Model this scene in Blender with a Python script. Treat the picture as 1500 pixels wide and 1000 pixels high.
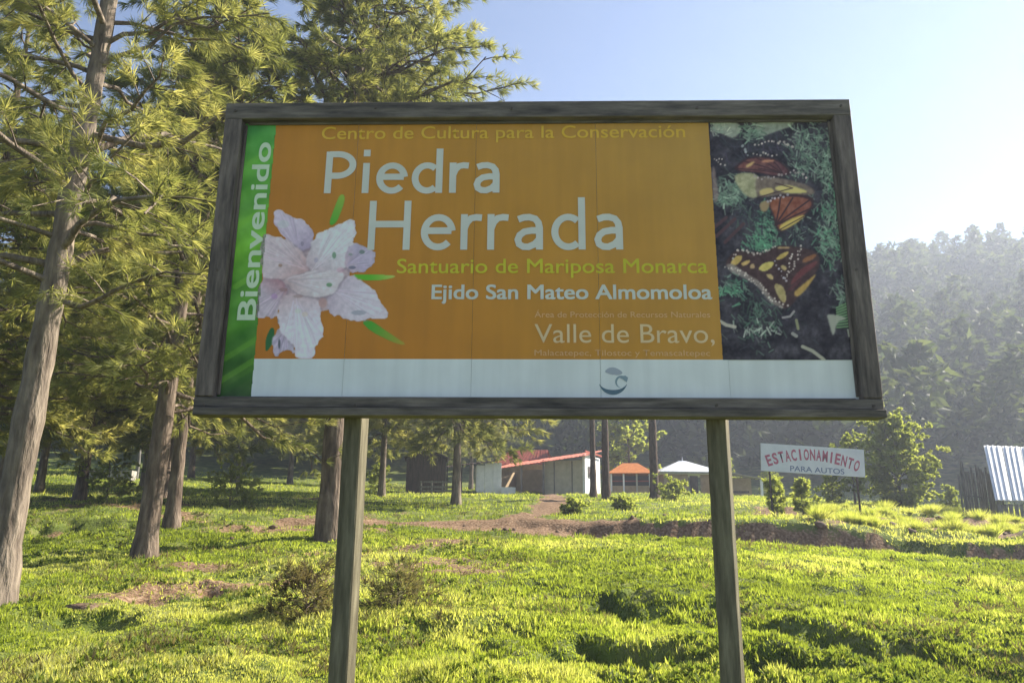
import bpy, math, random
import numpy as np
from mathutils import Vector, Matrix

for o in list(bpy.data.objects): bpy.data.objects.remove(o)
S = bpy.context.scene
COL = S.collection
rad = math.radians

# ------------------------------------------------------------------ camera, sky, sun, exposure
FPX, PITCH, ROLL, EYE = 1120.0, 0.2486, 0.0080, 1.65
SUN_AZ, SUN_EL = 62.0, 35.0          # azimuth clockwise from the view direction (+Y)
cd = bpy.data.cameras.new('camera'); cam = bpy.data.objects.new('camera', cd); COL.objects.link(cam)
cd.sensor_width = 36.0; cd.lens = 36.0*FPX/1500.0; cd.clip_start = 0.05; cd.clip_end = 3000
Fv = np.array([0, math.cos(PITCH), math.sin(PITCH)])
R0 = np.array([1, 0, 0.]); U0 = np.array([0, -math.sin(PITCH), math.cos(PITCH)])
Rv = math.cos(ROLL)*R0+math.sin(ROLL)*U0; Uv = -math.sin(ROLL)*R0+math.cos(ROLL)*U0
m = Matrix(((Rv[0], Uv[0], -Fv[0], 0), (Rv[1], Uv[1], -Fv[1], 0), (Rv[2], Uv[2], -Fv[2], EYE), (0, 0, 0, 1)))
cam.matrix_world = m
S.camera = cam

W = bpy.data.worlds.new('World'); S.world = W; W.use_nodes = True
wn = W.node_tree; wn.nodes.clear()
wo = wn.nodes.new('ShaderNodeOutputWorld'); wb = wn.nodes.new('ShaderNodeBackground'); ws = wn.nodes.new('ShaderNodeTexSky')
ws.sky_type = 'NISHITA'; ws.sun_disc = False; ws.sun_elevation = rad(SUN_EL); ws.sun_rotation = rad(SUN_AZ)
ws.altitude = 2000; ws.air_density = 1.0; ws.dust_density = 0.25; ws.ozone_density = 2.6
wb.inputs['Strength'].default_value = 0.059
wn.links.new(ws.outputs[0], wb.inputs[0]); wn.links.new(wb.outputs[0], wo.inputs[0])

sd = bpy.data.lights.new('sun', 'SUN'); sd.energy = 5.0; sd.angle = rad(0.6); sd.color = (1.0, 0.92, 0.78)
so = bpy.data.objects.new('sun', sd); COL.objects.link(so)
sdir = Vector((math.sin(rad(SUN_AZ))*math.cos(rad(SUN_EL)), math.cos(rad(SUN_AZ))*math.cos(rad(SUN_EL)), math.sin(rad(SUN_EL))))
so.rotation_euler = sdir.to_track_quat('Z', 'Y').to_euler(); so.location = sdir*60

vs = S.view_settings; vs.view_transform = 'Standard'; vs.look = 'None'; vs.gamma = 1.0; vs.use_curve_mapping = False
vs.exposure = 1.74
S.render.engine = 'CYCLES'
HAZE = 0.00125
S.cycles.max_bounces = 8; S.cycles.transparent_max_bounces = 8; S.cycles.volume_bounces = 0

# ------------------------------------------------------------------ helpers
def ray(px, py):
    return Fv + Rv*((px-750)/FPX) - Uv*((py-500)/FPX)
def P(px, py, Y):
    d = ray(px, py); t = Y/d[1]
    return np.array([d[0]*t, Y, EYE+d[2]*t])

def tag(o, label=None, cat=None, group=None, kind=None):
    if label: o['label'] = label
    if cat: o['category'] = cat
    if group: o['group'] = group
    if kind: o['kind'] = kind
    return o
def empty(name, loc, rz=0, label=None, cat=None, group=None):
    o = bpy.data.objects.new(name, None); COL.objects.link(o); o.location = [float(c) for c in loc]; o.rotation_euler = (0, 0, rz)
    o.empty_display_size = 0.3
    return tag(o, label, cat, group)

def mk(name, V, Fs, mats, parent=None, mi=None, attr=None, smooth=False):
    """V (n,3) array, Fs list of int arrays (m,k)."""
    me = bpy.data.meshes.new(name)
    V = np.asarray(V, dtype=np.float32).reshape(-1, 3)
    Fs = [np.asarray(f, dtype=np.int32) for f in Fs if len(f)]
    nl = sum(f.size for f in Fs); nf = sum(len(f) for f in Fs)
    me.vertices.add(len(V)); me.vertices.foreach_set('co', V.ravel())
    me.loops.add(nl); me.loops.foreach_set('vertex_index', np.concatenate([f.ravel() for f in Fs]))
    tot = np.concatenate([np.full(len(f), f.shape[1], np.int32) for f in Fs])
    st = np.concatenate([[0], np.cumsum(tot)[:-1]]).astype(np.int32)
    me.polygons.add(nf); me.polygons.foreach_set('loop_start', st); me.polygons.foreach_set('loop_total', tot)
    if mi is not None: me.polygons.foreach_set('material_index', np.asarray(mi, np.int32))
    me.update(calc_edges=True)
    if smooth: me.polygons.foreach_set('use_smooth', np.ones(nf, bool))
    if attr:
        for an, (dom, vals) in attr.items():
            a = me.attributes.new(an, 'FLOAT', dom); a.data.foreach_set('value', np.asarray(vals, np.float32))
    for mt in (mats if isinstance(mats, (list, tuple)) else [mats]): me.materials.append(mt)
    o = bpy.data.objects.new(name, me); COL.objects.link(o)
    if parent: o.parent = parent
    return o

class MB:
    def __init__(s): s.V = []; s.F = []
    def box(s, c, d, M=None, bev=0.0):
        c = np.array(c, float); h = np.array(d, float)/2
        if bev <= 0:
            pts = [(sx*h[0], sy*h[1], sz*h[2]) for sz in (-1, 1) for sy in (-1, 1) for sx in (-1, 1)]
            fs = [(0, 2, 3, 1), (4, 5, 7, 6), (0, 1, 5, 4), (2, 6, 7, 3), (0, 4, 6, 2), (1, 3, 7, 5)]
        else:
            # rounded edges: three slabs' corners
            pts = []; idx = {}
            for sx in (-1, 1):
                for sy in (-1, 1):
                    for sz in (-1, 1):
                        for ax in range(3):
                            p = [sx*(h[0]-bev), sy*(h[1]-bev), sz*(h[2]-bev)]; sg = (sx, sy, sz)
                            p[ax] = sg[ax]*h[ax]; idx[(sx, sy, sz, ax)] = len(pts); pts.append(tuple(p))
            fs = []
            for ax in range(3):
                a1, a2 = [(1, 2), (2, 0), (0, 1)][ax]
                for sg in (-1, 1):
                    q = []
                    for (u, v) in [(-1, -1), (1, -1), (1, 1), (-1, 1)]:
                        k = [0, 0, 0]; k[ax] = sg; k[a1] = u; k[a2] = v; q.append(idx[(*k, ax)])
                    fs.append(tuple(q if sg > 0 else q[::-1]))
            for ax in range(3):
                a1, a2 = [(1, 2), (2, 0), (0, 1)][ax]
                for u in (-1, 1):
                    for v in (-1, 1):
                        k0 = [0, 0, 0]; k1 = [0, 0, 0]; k0[ax] = -1; k1[ax] = 1; k0[a1] = k1[a1] = u; k0[a2] = k1[a2] = v
                        q = [idx[(*k0, a1)], idx[(*k1, a1)], idx[(*k1, a2)], idx[(*k0, a2)]]
                        fs.append(tuple(q if u*v > 0 else q[::-1]))
            for sx in (-1, 1):
                for sy in (-1, 1):
                    for sz in (-1, 1):
                        q = [idx[(sx, sy, sz, a)] for a in range(3)]
                        fs.append(tuple(q if sx*sy*sz > 0 else q[::-1]))
        s.add([np.array(p)+0 for p in pts], fs, c, M)
    def add(s, pts, fs, c=(0, 0, 0), M=None):
        pts = np.array(pts, float)
        if M is not None: pts = pts@np.array(M).T
        b = len(s.V); s.V += [tuple(p) for p in pts+np.array(c, float)]; s.F += [tuple(i+b for i in f) for f in fs]
    def quad(s, a, b, c, d, th=0.0):
        """four-sided plate with thickness th downwards along its normal"""
        a, b, c, d = [np.array(p, float) for p in (a, b, c, d)]
        n = np.cross(b-a, d-a); n /= np.linalg.norm(n)
        p = [a, b, c, d]; q = [x-n*th for x in p]
        s.add(p+q, [(0, 1, 2, 3), (7, 6, 5, 4), (0, 4, 5, 1), (1, 5, 6, 2), (2, 6, 7, 3), (3, 7, 4, 0)])
    def cyl(s, a, b, r0, r1=None, n=10):
        r1 = r0 if r1 is None else r1
        a = np.array(a, float); b = np.array(b, float); d = b-a; d = d/np.linalg.norm(d)
        x = np.cross(d, [0, 0, 1.]) if abs(d[2]) < .9 else np.cross(d, [1., 0, 0]); x /= np.linalg.norm(x); y = np.cross(d, x)
        pts = []
        for (c, r) in ((a, r0), (b, r1)):
            for i in range(n):
                t = 2*math.pi*i/n; pts.append(c+x*r*math.cos(t)+y*r*math.sin(t))
        fs = [(i, (i+1) % n, n+(i+1) % n, n+i) for i in range(n)]
        fs += [tuple(range(n))[::-1], tuple(range(n, 2*n))]
        s.add(pts, fs)
    def build(s, name, mat, parent=None, label=None, kind=None, smooth=False):
        me = bpy.data.meshes.new(name); me.from_pydata(s.V, [], s.F); me.update()
        if smooth: me.polygons.foreach_set('use_smooth', [True]*len(me.polygons))
        for mt in (mat if isinstance(mat, (list, tuple)) else [mat]): me.materials.append(mt)
        o = bpy.data.objects.new(name, me); COL.objects.link(o)
        if parent: o.parent = parent
        return tag(o, label, None, None, kind)

def norm(a): return a/np.maximum(np.linalg.norm(a, axis=-1, keepdims=True), 1e-9)

# value noise (vectorised)
_rs = np.random.RandomState(5); _G = _rs.rand(256, 256)
def vnoise(x, y, o=0):
    x = np.asarray(x, float)+o*37.13; y = np.asarray(y, float)+o*17.71
    xi = np.floor(x).astype(int); yi = np.floor(y).astype(int); fx = x-xi; fy = y-yi
    fx = fx*fx*(3-2*fx); fy = fy*fy*(3-2*fy)
    g = lambda i, j: _G[i % 256, j % 256]
    return (g(xi, yi)*(1-fx)+g(xi+1, yi)*fx)*(1-fy)+(g(xi, yi+1)*(1-fx)+g(xi+1, yi+1)*fx)*fy
def fbm(x, y, n=4, o=0):
    s = 0; a = .5
    for k in range(n): s = s+a*vnoise(x*2**k, y*2**k, o+k*3); a *= .5
    return s

# ------------------------------------------------------------------ materials
def nodes(name):
    m = bpy.data.materials.new(name); m.use_nodes = True; nt = m.node_tree
    return m, nt, nt.nodes['Principled BSDF']
def N(nt, t, **k):
    n = nt.nodes.new(t)
    for a, b in k.items():
        if a in n.inputs: n.inputs[a].default_value = b
        else: setattr(n, a, b)
    return n
def L(nt, a, b): nt.links.new(a, b)
def c4(c): return (c[0], c[1], c[2], 1)
def ramp(nt, stops):
    r = nt.nodes.new('ShaderNodeValToRGB'); e = r.color_ramp.elements
    e[0].position, e[0].color = stops[0][0], c4(stops[0][1]); e[1].position, e[1].color = stops[-1][0], c4(stops[-1][1])
    for p, c in stops[1:-1]:
        x = e.new(p); x.color = c4(c)
    return r
def noise_mat(name, stops, scale=5, detail=6, stretch=(1, 1, 1), rough=.85, bump=.3, bscale=None, spec=.2, dist=.02, distort=0):
    m, nt, b = nodes(name)
    tc = N(nt, 'ShaderNodeTexCoord'); mp = N(nt, 'ShaderNodeMapping'); mp.inputs['Scale'].default_value = stretch
    L(nt, tc.outputs['Object'], mp.inputs['Vector'])
    n1 = N(nt, 'ShaderNodeTexNoise'); n1.inputs['Scale'].default_value = scale; n1.inputs['Detail'].default_value = detail
    n1.inputs['Roughness'].default_value = .62; n1.inputs['Distortion'].default_value = distort
    L(nt, mp.outputs[0], n1.inputs['Vector'])
    r = ramp(nt, stops); L(nt, n1.outputs['Fac'], r.inputs[0]); L(nt, r.outputs[0], b.inputs['Base Color'])
    b.inputs['Roughness'].default_value = rough; b.inputs['Specular IOR Level'].default_value = spec
    if bump:
        n2 = N(nt, 'ShaderNodeTexNoise'); n2.inputs['Scale'].default_value = bscale or scale*3; n2.inputs['Detail'].default_value = 5
        L(nt, mp.outputs[0], n2.inputs['Vector'])
        bp = N(nt, 'ShaderNodeBump'); bp.inputs['Strength'].default_value = bump; bp.inputs['Distance'].default_value = dist
        L(nt, n2.outputs['Fac'], bp.inputs['Height']); L(nt, bp.outputs[0], b.inputs['Normal'])
    return m
def leaf_mat(name, ca, cb, cc, trans=.45, tmul=(1.5, 1.5, .7), rough=.6, extra=None):
    m, nt, b = nodes(name)
    at = N(nt, 'ShaderNodeAttribute'); at.attribute_name = 'tone'
    oi = N(nt, 'ShaderNodeObjectInfo')
    md = N(nt, 'ShaderNodeMath', operation='MULTIPLY_ADD'); md.inputs[1].default_value = .22; L(nt, oi.outputs['Random'], md.inputs[0]); L(nt, at.outputs['Fac'], md.inputs[2])
    r = ramp(nt, [(0, ca), (.55, cb), (1.15 if False else 1.0, cc)]); L(nt, md.outputs[0], r.inputs[0])
    L(nt, r.outputs[0], b.inputs['Base Color']); b.inputs['Roughness'].default_value = rough; b.inputs['Specular IOR Level'].default_value = .08
    mul = N(nt, 'ShaderNodeMix', data_type='RGBA', blend_type='MULTIPLY'); mul.inputs['Factor'].default_value = 1
    L(nt, r.outputs[0], mul.inputs['A']); mul.inputs['B'].default_value = (*tmul, 1)
    tr = N(nt, 'ShaderNodeBsdfTranslucent'); L(nt, mul.outputs['Result'], tr.inputs['Color'])
    mx = N(nt, 'ShaderNodeMixShader'); mx.inputs[0].default_value = trans
    L(nt, b.outputs[0], mx.inputs[1]); L(nt, tr.outputs[0], mx.inputs[2]); L(nt, mx.outputs[0], nt.nodes['Material Output'].inputs['Surface'])
    return m

M = {}
M['bark'] = noise_mat('bark', [(.3, (.05, .036, .027)), (.5, (.13, .095, .07)), (.72, (.27, .21, .16))], scale=7, stretch=(1, 1, .22), bump=1.0, bscale=14, dist=.06)
M['bark_pale'] = noise_mat('bark_pale', [(.3, (.07, .052, .040)), (.5, (.17, .135, .105)), (.72, (.32, .26, .20))], scale=7, stretch=(1, 1, .22), bump=1.0, bscale=14, dist=.06)
M['bark_dark'] = noise_mat('bark_dark', [(.3, (.03, .02, .015)), (.7, (.13, .085, .06))], scale=9, stretch=(1, 1, .25), bump=.9, bscale=18, dist=.05)
M['needle'] = leaf_mat('needle', (.072, .096, .032), (.19, .208, .078), (.36, .352, .155), trans=.55, tmul=(1.7, 1.6, .95))
M['needle_green'] = leaf_mat('needle_green', (.03, .055, .017), (.07, .105, .026), (.13, .16, .04), trans=.5, tmul=(1.6, 1.7, .7))
M['needle_far'] = leaf_mat('needle_far', (.028, .045, .02), (.055, .075, .03), (.10, .12, .045), trans=.4, tmul=(1.5, 1.5, .8))
M['leaf_bush'] = leaf_mat('leaf_bush', (.12, .14, .045), (.26, .28, .10), (.38, .38, .17), trans=.6, tmul=(1.5, 1.6, .6))
M['dry_brush'] = leaf_mat('dry_brush', (.10, .08, .045), (.17, .15, .07), (.22, .23, .09), trans=.45, tmul=(1.3, 1.2, .8))
M['grass'] = leaf_mat('grass', (.11, .135, .03), (.235, .285, .05), (.40, .40, .17), trans=.55, tmul=(1.8, 1.8, .75), rough=.5)
M['wood_frame'] = noise_mat('wood_frame', [(.3, (.05, .042, .038)), (.5, (.125, .105, .09)), (.7, (.22, .185, .155))], scale=5, stretch=(.5, 4, 4), bump=.5, bscale=12, dist=.01, rough=.7)
M['wood_frame_v'] = noise_mat('wood_frame_v', [(.3, (.055, .044, .040)), (.5, (.135, .108, .095)), (.7, (.23, .185, .16))], scale=5, stretch=(4, 4, .5), bump=.5, bscale=12, dist=.01, rough=.7)
M['wood_post'] = noise_mat('wood_post', [(.3, (.06, .05, .03)), (.5, (.135, .118, .075)), (.72, (.24, .21, .14))], scale=6, stretch=(3, 3, .35), bump=.5, bscale=14, dist=.012, rough=.75)
M['wood_old'] = noise_mat('wood_old', [(.3, (.08, .075, .07)), (.7, (.26, .245, .23))], scale=6, stretch=(3, 3, .4), bump=.4)
M['wood_brown'] = noise_mat('wood_brown', [(.3, (.035, .025, .02)), (.7, (.10, .07, .055))], scale=5, stretch=(3, 3, .4), bump=.4)
M['steel'] = noise_mat('steel', [(.3, (.04, .035, .03)), (.7, (.12, .09, .07))], scale=40, bump=.1, rough=.5)
def flat(name, c, var=.12, rough=.5, scale=3, bump=0, spec=.3, fine=40):
    return noise_mat(name, [(.3, tuple(x*(1-var) for x in c)), (.7, tuple(min(1, x*(1+var)) for x in c))], scale=scale, rough=rough, bump=bump, spec=spec)

# ------------------------------------------------------------------ terrain
CE = -200.0
COLS = [-700, 100, 450, 780, 1050, 1250, 1450, 1900, 2600]
near = [(5.7, 1090)]
TAB = {
 100: [(7.5, 1005), (11.5, 888), (16, 828), (22, 775), (30, 732), (42, 699), (50, 690), (70, 686), (100, 640), (150, 540), (210, 440)],
 450: [(7.6, 1003), (12, 882), (17, 816), (21, 786), (28, 755), (36, 731), (46, 718), (70, 712), (100, 680), (160, 520), (215, 430)],
 780: [(7.8, 1003), (12, 882), (17, 812), (21, 782), (23, 777), (26, 769), (32, 752), (42, 735), (58, 727), (75, 722), (110, 670), (165, 530), (220, 430)],
 1050: [(7.9, 1003), (12, 887), (17, 823), (21, 798), (22.5, 795), (25, 776), (32, 745), (45, 723), (60, 717), (80, 722), (110, 690), (160, 540), (220, 420)],
 1250: [(8, 1003), (12, 892), (17, 832), (20.5, 808), (22, 806), (24, 782), (30, 744), (36, 730), (50, 740), (72, 742), (95, 690), (122, 560), (146, 556), (205, 412)],
 1450: [(8, 1003), (12, 897), (16, 845), (19.5, 824), (21, 820), (23, 797), (28, 770), (34, 756), (50, 762), (70, 750), (92, 690), (120, 545), (142, 540), (195, 400)],
 1900: [(8, 1003), (12, 900), (16, 850), (21, 825), (30, 775), (40, 758), (60, 745), (80, 700), (130, 470), (170, 330)],  # unseen ridge right of the view, raised to shade the visible hillside
}
TAB[-700] = TAB[100]; TAB[2600] = TAB[1900]
NA, NR = 160, 260
LR = np.linspace(math.log(1.0), math.log(900), NR)
TX = np.linspace(-2.0, 2.0, NA)
prof = []
for c in COLS:
    tx = (c-750)/FPX; col = []
    ys = [1.0, 4.0, 5.7]; zs = [0.0, 0.0, -0.06]
    for (Y, py) in TAB[c]:
        px = c if -50 < c < 1550 else (100 if c < 0 else 1500)
        ys.append(Y); zs.append(P(px, py, Y)[2] if 0 <= c <= 1500 else P(750, py, Y)[2])
    ys += [ys[-1]*1.25, 500, 900]; zs += [zs[-1]*.96, zs[-1]*.45, 5]
    prof.append(np.interp(LR, np.log(ys), zs))
prof = np.array(prof)
cxs = np.array([(c-750)/FPX for c in COLS])
TBL = np.array([[np.interp(t, cxs, prof[:, j]) for j in range(NR)] for t in TX])
def smooth1(A, ax, s):
    k = np.exp(-.5*(np.arange(-3*s, 3*s+1)/s)**2); k /= k.sum()
    return np.apply_along_axis(lambda v: np.convolve(np.pad(v, 3*s, 'edge'), k, 'valid'), ax, A)
TBL = smooth1(TBL, 0, 5); TBL = smooth1(TBL, 1, 2)

def seg_dist(x, y, pts):
    best = np.full(np.shape(x), 1e9)
    for (ax, ay), (bx, by) in zip(pts[:-1], pts[1:]):
        dx, dy = bx-ax, by-ay; t = np.clip(((x-ax)*dx+(y-ay)*dy)/(dx*dx+dy*dy), 0, 1)
        best = np.minimum(best, np.hypot(x-ax-t*dx, y-ay-t*dy))
    return best
def g2(px, Y): return ((px-750)/FPX*Y*1.0/(math.cos(PITCH)), Y)   # ground point below a pixel column
# track centre lines (x, y)
TR1 = [(-6.5, 24.5), (-3.0, 25.5), (0.2, 25.8), (2.4, 24.2), (5.5, 22.6), (8.5, 21.8), (12, 20.9), (17, 19.8), (26, 18)]
TR2 = [(-.6, 25.6), (1.2, 31), (2.3, 40), (2.5, 52)]
TR3 = [(-11.5, 36), (-7, 35), (-6.5, 30), (-4.0, 26)]
HOLES = [(940, 893, 1.0, .30), (900, 882, .5, .18), (1000, 955, .55, .20), (860, 958, .6, .22), (1120, 968, .55, .26), (1270, 945, .9, .24), (1200, 930, .6, .2), (1420, 958, 1.0, .26),
         (1160, 925, .5, .15), (1230, 866, .5, .16), (700, 950, .6, .16), (760, 922, .5, .14), (420, 940, .9, .16), (130, 905, .6, .22), (80, 775, 2.2, .35), (250, 880, .8, .18), (350, 850, .9, .15), (640, 930, .6, .14)]
def ground_pix(px, py):
    d = ray(px, py)
    for Y in np.arange(5, 80, .1):
        t = Y/d[1]
        if EYE+d[2]*t < base_z(d[0]*t, Y): return d[0]*t, Y
    return d[0]*80, 80.
def base_z(x, y):
    x = np.asarray(x, float); y = np.asarray(y, float)
    yy = np.maximum(y, 1.0)
    t = np.clip(x*math.cos(PITCH)/yy, -1.99, 1.99); lr = np.clip(np.log(yy), LR[0], LR[-1]-1e-6)
    a = (t+2)/4*(NA-1); b = (lr-LR[0])/(LR[-1]-LR[0])*(NR-1)
    i = np.clip(a.astype(int), 0, NA-2); j = np.clip(b.astype(int), 0, NR-2); fa = a-i; fb = b-j
    return (TBL[i, j]*(1-fa)+TBL[i+1, j]*fa)*(1-fb)+(TBL[i, j+1]*(1-fa)+TBL[i+1, j+1]*fa)*fb
HW = []
for (hx, hy, hr, hd) in HOLES:
    gx, gy = ground_pix(hx, hy); HW.append((float(gx), float(gy), hr, hd))
def soil(x, y):
    """0..1 bare earth mask"""
    w = fbm(x*.9, y*.9, 3, 2)-.47
    d1 = seg_dist(x, y, TR1); d2 = seg_dist(x, y, TR2); d3 = seg_dist(x, y, TR3)
    wd = np.interp(x, [-6, -2, 0, 3.5, 9, 16], [.9, 1.9, 2.3, 1.3, .75, .9])
    s = np.clip((wd-d1)/.5+w*3.0+.3, 0, 1)
    ty = np.interp(x, [p[0] for p in TR1], [p[1] for p in TR1]); s = s*np.where((x > 4) & (y > ty+.80), 0, 1)
    s = np.maximum(s, np.clip((1.1-d2)/.6+w*2.5, 0, 1))
    s = np.maximum(s, np.clip((.7-d3)/.6+w*2.5, 0, 1)*.9)
    # eroded bank on the right
    bx = (x > 8)*(y > 21.5)*(y < 33)
    s = np.maximum(s, bx*np.clip((fbm(x*.55, y*.55, 4, 9)-.42)*7, 0, 1)*np.clip((x-8)/3, 0, 1))
    # worn patches under the left pines
    s = np.maximum(s, (x < 0)*(y > 12)*(y < 31)*np.clip((fbm(x*.45, y*.45, 4, 14)-.49)*5, 0, 1)*.74)
    return s
def gz(x, y):
    x = np.asarray(x, float); y = np.asarray(y, float)
    z = base_z(x, y)
    d = np.hypot(x, y)
    fade = np.clip((d-5)/3, 0, 1)*np.clip((120-d)/60, 0, 1)
    z = z+fade*((fbm(x*.75, y*.75, 3, 1)-.45)*.24+(fbm(x*2.6, y*2.6, 3, 4)-.45)*.16+(fbm(x*.22, y*.22, 2, 7)-.4)*.30)
    # bank above the track on its far side
    d1 = seg_dist(x, y, TR1)
    ty = np.interp(x, [p[0] for p in TR1], [p[1] for p in TR1])
    h = np.interp(x, [-6, -1, 2, 5, 9, 11, 17], [.1, .0, .12, .42, .50, .30, .45])
    far = np.clip((y-ty-.62)/.12, 0, 1)*np.clip((7-(y-ty))/5, 0, 1)
    z = z+h*far - .12*np.clip((1.0-d1)/.6, 0, 1)
    for (hx, hy, hr, hd) in HW:
        e = np.hypot((x-hx), (y-hy)*1.25)/hr*(1+2.6*(fbm(x*2.3, y*2.3, 4, 51)-.45))
        z = z-hd*np.exp(-e**2*1.6)+hd*.40*np.exp(-((np.hypot(x-hx-.25*hr, (y-hy-1.15*hr)*1.2)/hr)**2)*2.2)
    # rough tussocky bank on the right
    rb = np.clip((x-8)/3, 0, 1)*np.clip((y-21.5)/1.5, 0, 1)*np.clip((36-y)/5, 0, 1)
    z = z+rb*(fbm(x*1.1, y*1.1, 3, 21)-.45)*.55
    return z

# polar mesh of the ground: dense ahead, coarse behind
ang = np.concatenate([np.linspace(-48, 48, 400), np.linspace(52, 308, 48)])
rr = np.concatenate([[0.6], np.geomspace(1.5, 6, 10)[:-1], np.geomspace(6, 34, 230)[:-1], np.geomspace(34, 110, 70)[:-1], np.geomspace(110, 415, 60)])
A, RRm = np.meshgrid(np.radians(ang), rr, indexing='ij')
gx = np.sin(A)*RRm; gy = np.cos(A)*RRm
gzv = np.where(gy > 1.0, gz(gx, gy), 0.0)
wside = np.clip((np.abs(A % (2*math.pi)-0)*0+gy/np.maximum(RRm, 1e-6))*3, 0, 1)
gzv = gzv*wside
na, nr = len(ang), len(rr)
V = np.stack([gx, gy, gzv], -1).reshape(-1, 3)
ii, jj = np.meshgrid(np.arange(na), np.arange(nr-1), indexing='ij'); i2 = (ii+1) % na
Fq = np.stack([ii*nr+jj, ii*nr+jj+1, i2*nr+jj+1, i2*nr+jj], -1).reshape(-1, 4)
V = np.vstack([V, [[0, 0, 0]]]); ic = np.arange(na)
Ft = np.stack([ic*nr, ((ic+1) % na)*nr, np.full(na, len(V)-1)], -1)
so_ = soil(V[:, 0], V[:, 1])
def ground_mat():
    m, nt, b = nodes('ground_turf')
    at = N(nt, 'ShaderNodeAttribute'); at.attribute_name = 'soil'
    tc = N(nt, 'ShaderNodeTexCoord')
    n1 = N(nt, 'ShaderNodeTexNoise'); n1.inputs['Scale'].default_value = 1.3; n1.inputs['Detail'].default_value = 8; L(nt, tc.outputs['Object'], n1.inputs['Vector'])
    n2 = N(nt, 'ShaderNodeTexNoise'); n2.inputs['Scale'].default_value = 14; n2.inputs['Detail'].default_value = 6; L(nt, tc.outputs['Object'], n2.inputs['Vector'])
    g = ramp(nt, [(.35, (.06, .075, .022)), (.5, (.11, .145, .03)), (.62, (.17, .18, .06))]); L(nt, n1.outputs['Fac'], g.inputs[0])
    s = ramp(nt, [(.3, (.09, .052, .032)), (.5, (.20, .125, .075)), (.7, (.33, .235, .155))]); L(nt, n2.outputs['Fac'], s.inputs[0])
    ad = N(nt, 'ShaderNodeMath', operation='MULTIPLY_ADD'); ad.inputs[1].default_value = .8; L(nt, n2.outputs['Fac'], ad.inputs[0]); L(nt, at.outputs['Fac'], ad.inputs[2])
    mr = N(nt, 'ShaderNodeMapRange'); mr.inputs['From Min'].default_value = .72; mr.inputs['From Max'].default_value = .95; L(nt, ad.outputs[0], mr.inputs['Value'])
    mx = N(nt, 'ShaderNodeMix', data_type='RGBA'); L(nt, mr.outputs[0], mx.inputs['Factor']); L(nt, g.outputs[0], mx.inputs['A']); L(nt, s.outputs[0], mx.inputs['B'])
    L(nt, mx.outputs['Result'], b.inputs['Base Color']); b.inputs['Roughness'].default_value = .95; b.inputs['Specular IOR Level'].default_value = .1
    bp = N(nt, 'ShaderNodeBump'); bp.inputs['Strength'].default_value = .8; bp.inputs['Distance'].default_value = .05; L(nt, n2.outputs['Fac'], bp.inputs['Height']); L(nt, bp.outputs[0], b.inputs['Normal'])
    return m
M['ground'] = ground_mat()
ground = mk('ground', V, [Fq, Ft], M['ground'], attr={'soil': ('POINT', so_)}, smooth=True)
tag(ground, 'sloping grassy meadow with a brown earth track, rising to wooded hills', None, None, 'structure')

# ------------------------------------------------------------------ grass
rng = np.random.RandomState(11)
def grass(name, n, y0, y1, hmin, hmax, wid, seed, pw=1.0, spread=.98, label=None):
    r = np.random.RandomState(seed)
    u = r.rand(n); Y = y0*(y1/y0)**(u**pw); X = (r.rand(n)*2-1)*spread*Y
    s = soil(X, Y); k = r.rand(n) > s*1.15; X, Y, s = X[k], Y[k], s[k]; n = len(X)
    Z = gz(X, Y)
    clump = fbm(X*1.6, Y*1.6, 3, 31); clump2 = fbm(X*.35, Y*.35, 3, 41)
    clump3 = fbm(X*4.5, Y*4.5, 2, 61)
    H = (hmin+(hmax-hmin)*np.clip((clump-.3)*2.2, 0, 1.2)*r.rand(n))*(.45+1.5*np.clip((clump3-.25)*1.6, 0, 1))
    H = H*(1-.6*s)
    a = r.rand(n)*6.283; w = wid*(.6+.8*r.rand(n))*(Y/y0)**.75
    sc = (Y/y0)**.25; H = H*sc
    lx = r.randn(n)*.38*H; ly = r.randn(n)*.38*H
    bx = np.cos(a)*w; by = np.sin(a)*w
    v0 = np.stack([X-bx, Y-by, Z-.02], -1); v1 = np.stack([X+bx, Y+by, Z-.02], -1)
    v2 = np.stack([X+lx, Y+ly, Z+H], -1)
    V = np.stack([v0, v1, v2], 1).reshape(-1, 3)
    big = fbm(X*.12, Y*.16, 3, 71); tone = np.clip(.50+(clump2-.45)*1.5+(big-.45)*1.1+(clump-.45)*.8+r.randn(n)*.16, 0, 1)
    dry = ((X < -1)*(Y > 12)*(Y < 36))*.16+(X > 8)*(Y > 22)*.2
    tone = np.clip(tone+dry*(r.rand(n) > .3), 0, 1)
    o = mk(name, V, [np.arange(3*n).reshape(-1, 3)], M['grass'], attr={'tone': ('FACE', tone)})
    return tag(o, label, 'grass', None, 'stuff')
grass('meadow_grass', 460000, 6.3, 22, .04, .125, .0105, 1, label='short bright green grass covering the near meadow around the sign posts')
grass('meadow_grass', 200000, 20, 75, .07, .20, .016, 2, label='paler rough grass on the far meadow beyond the earth track')

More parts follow.
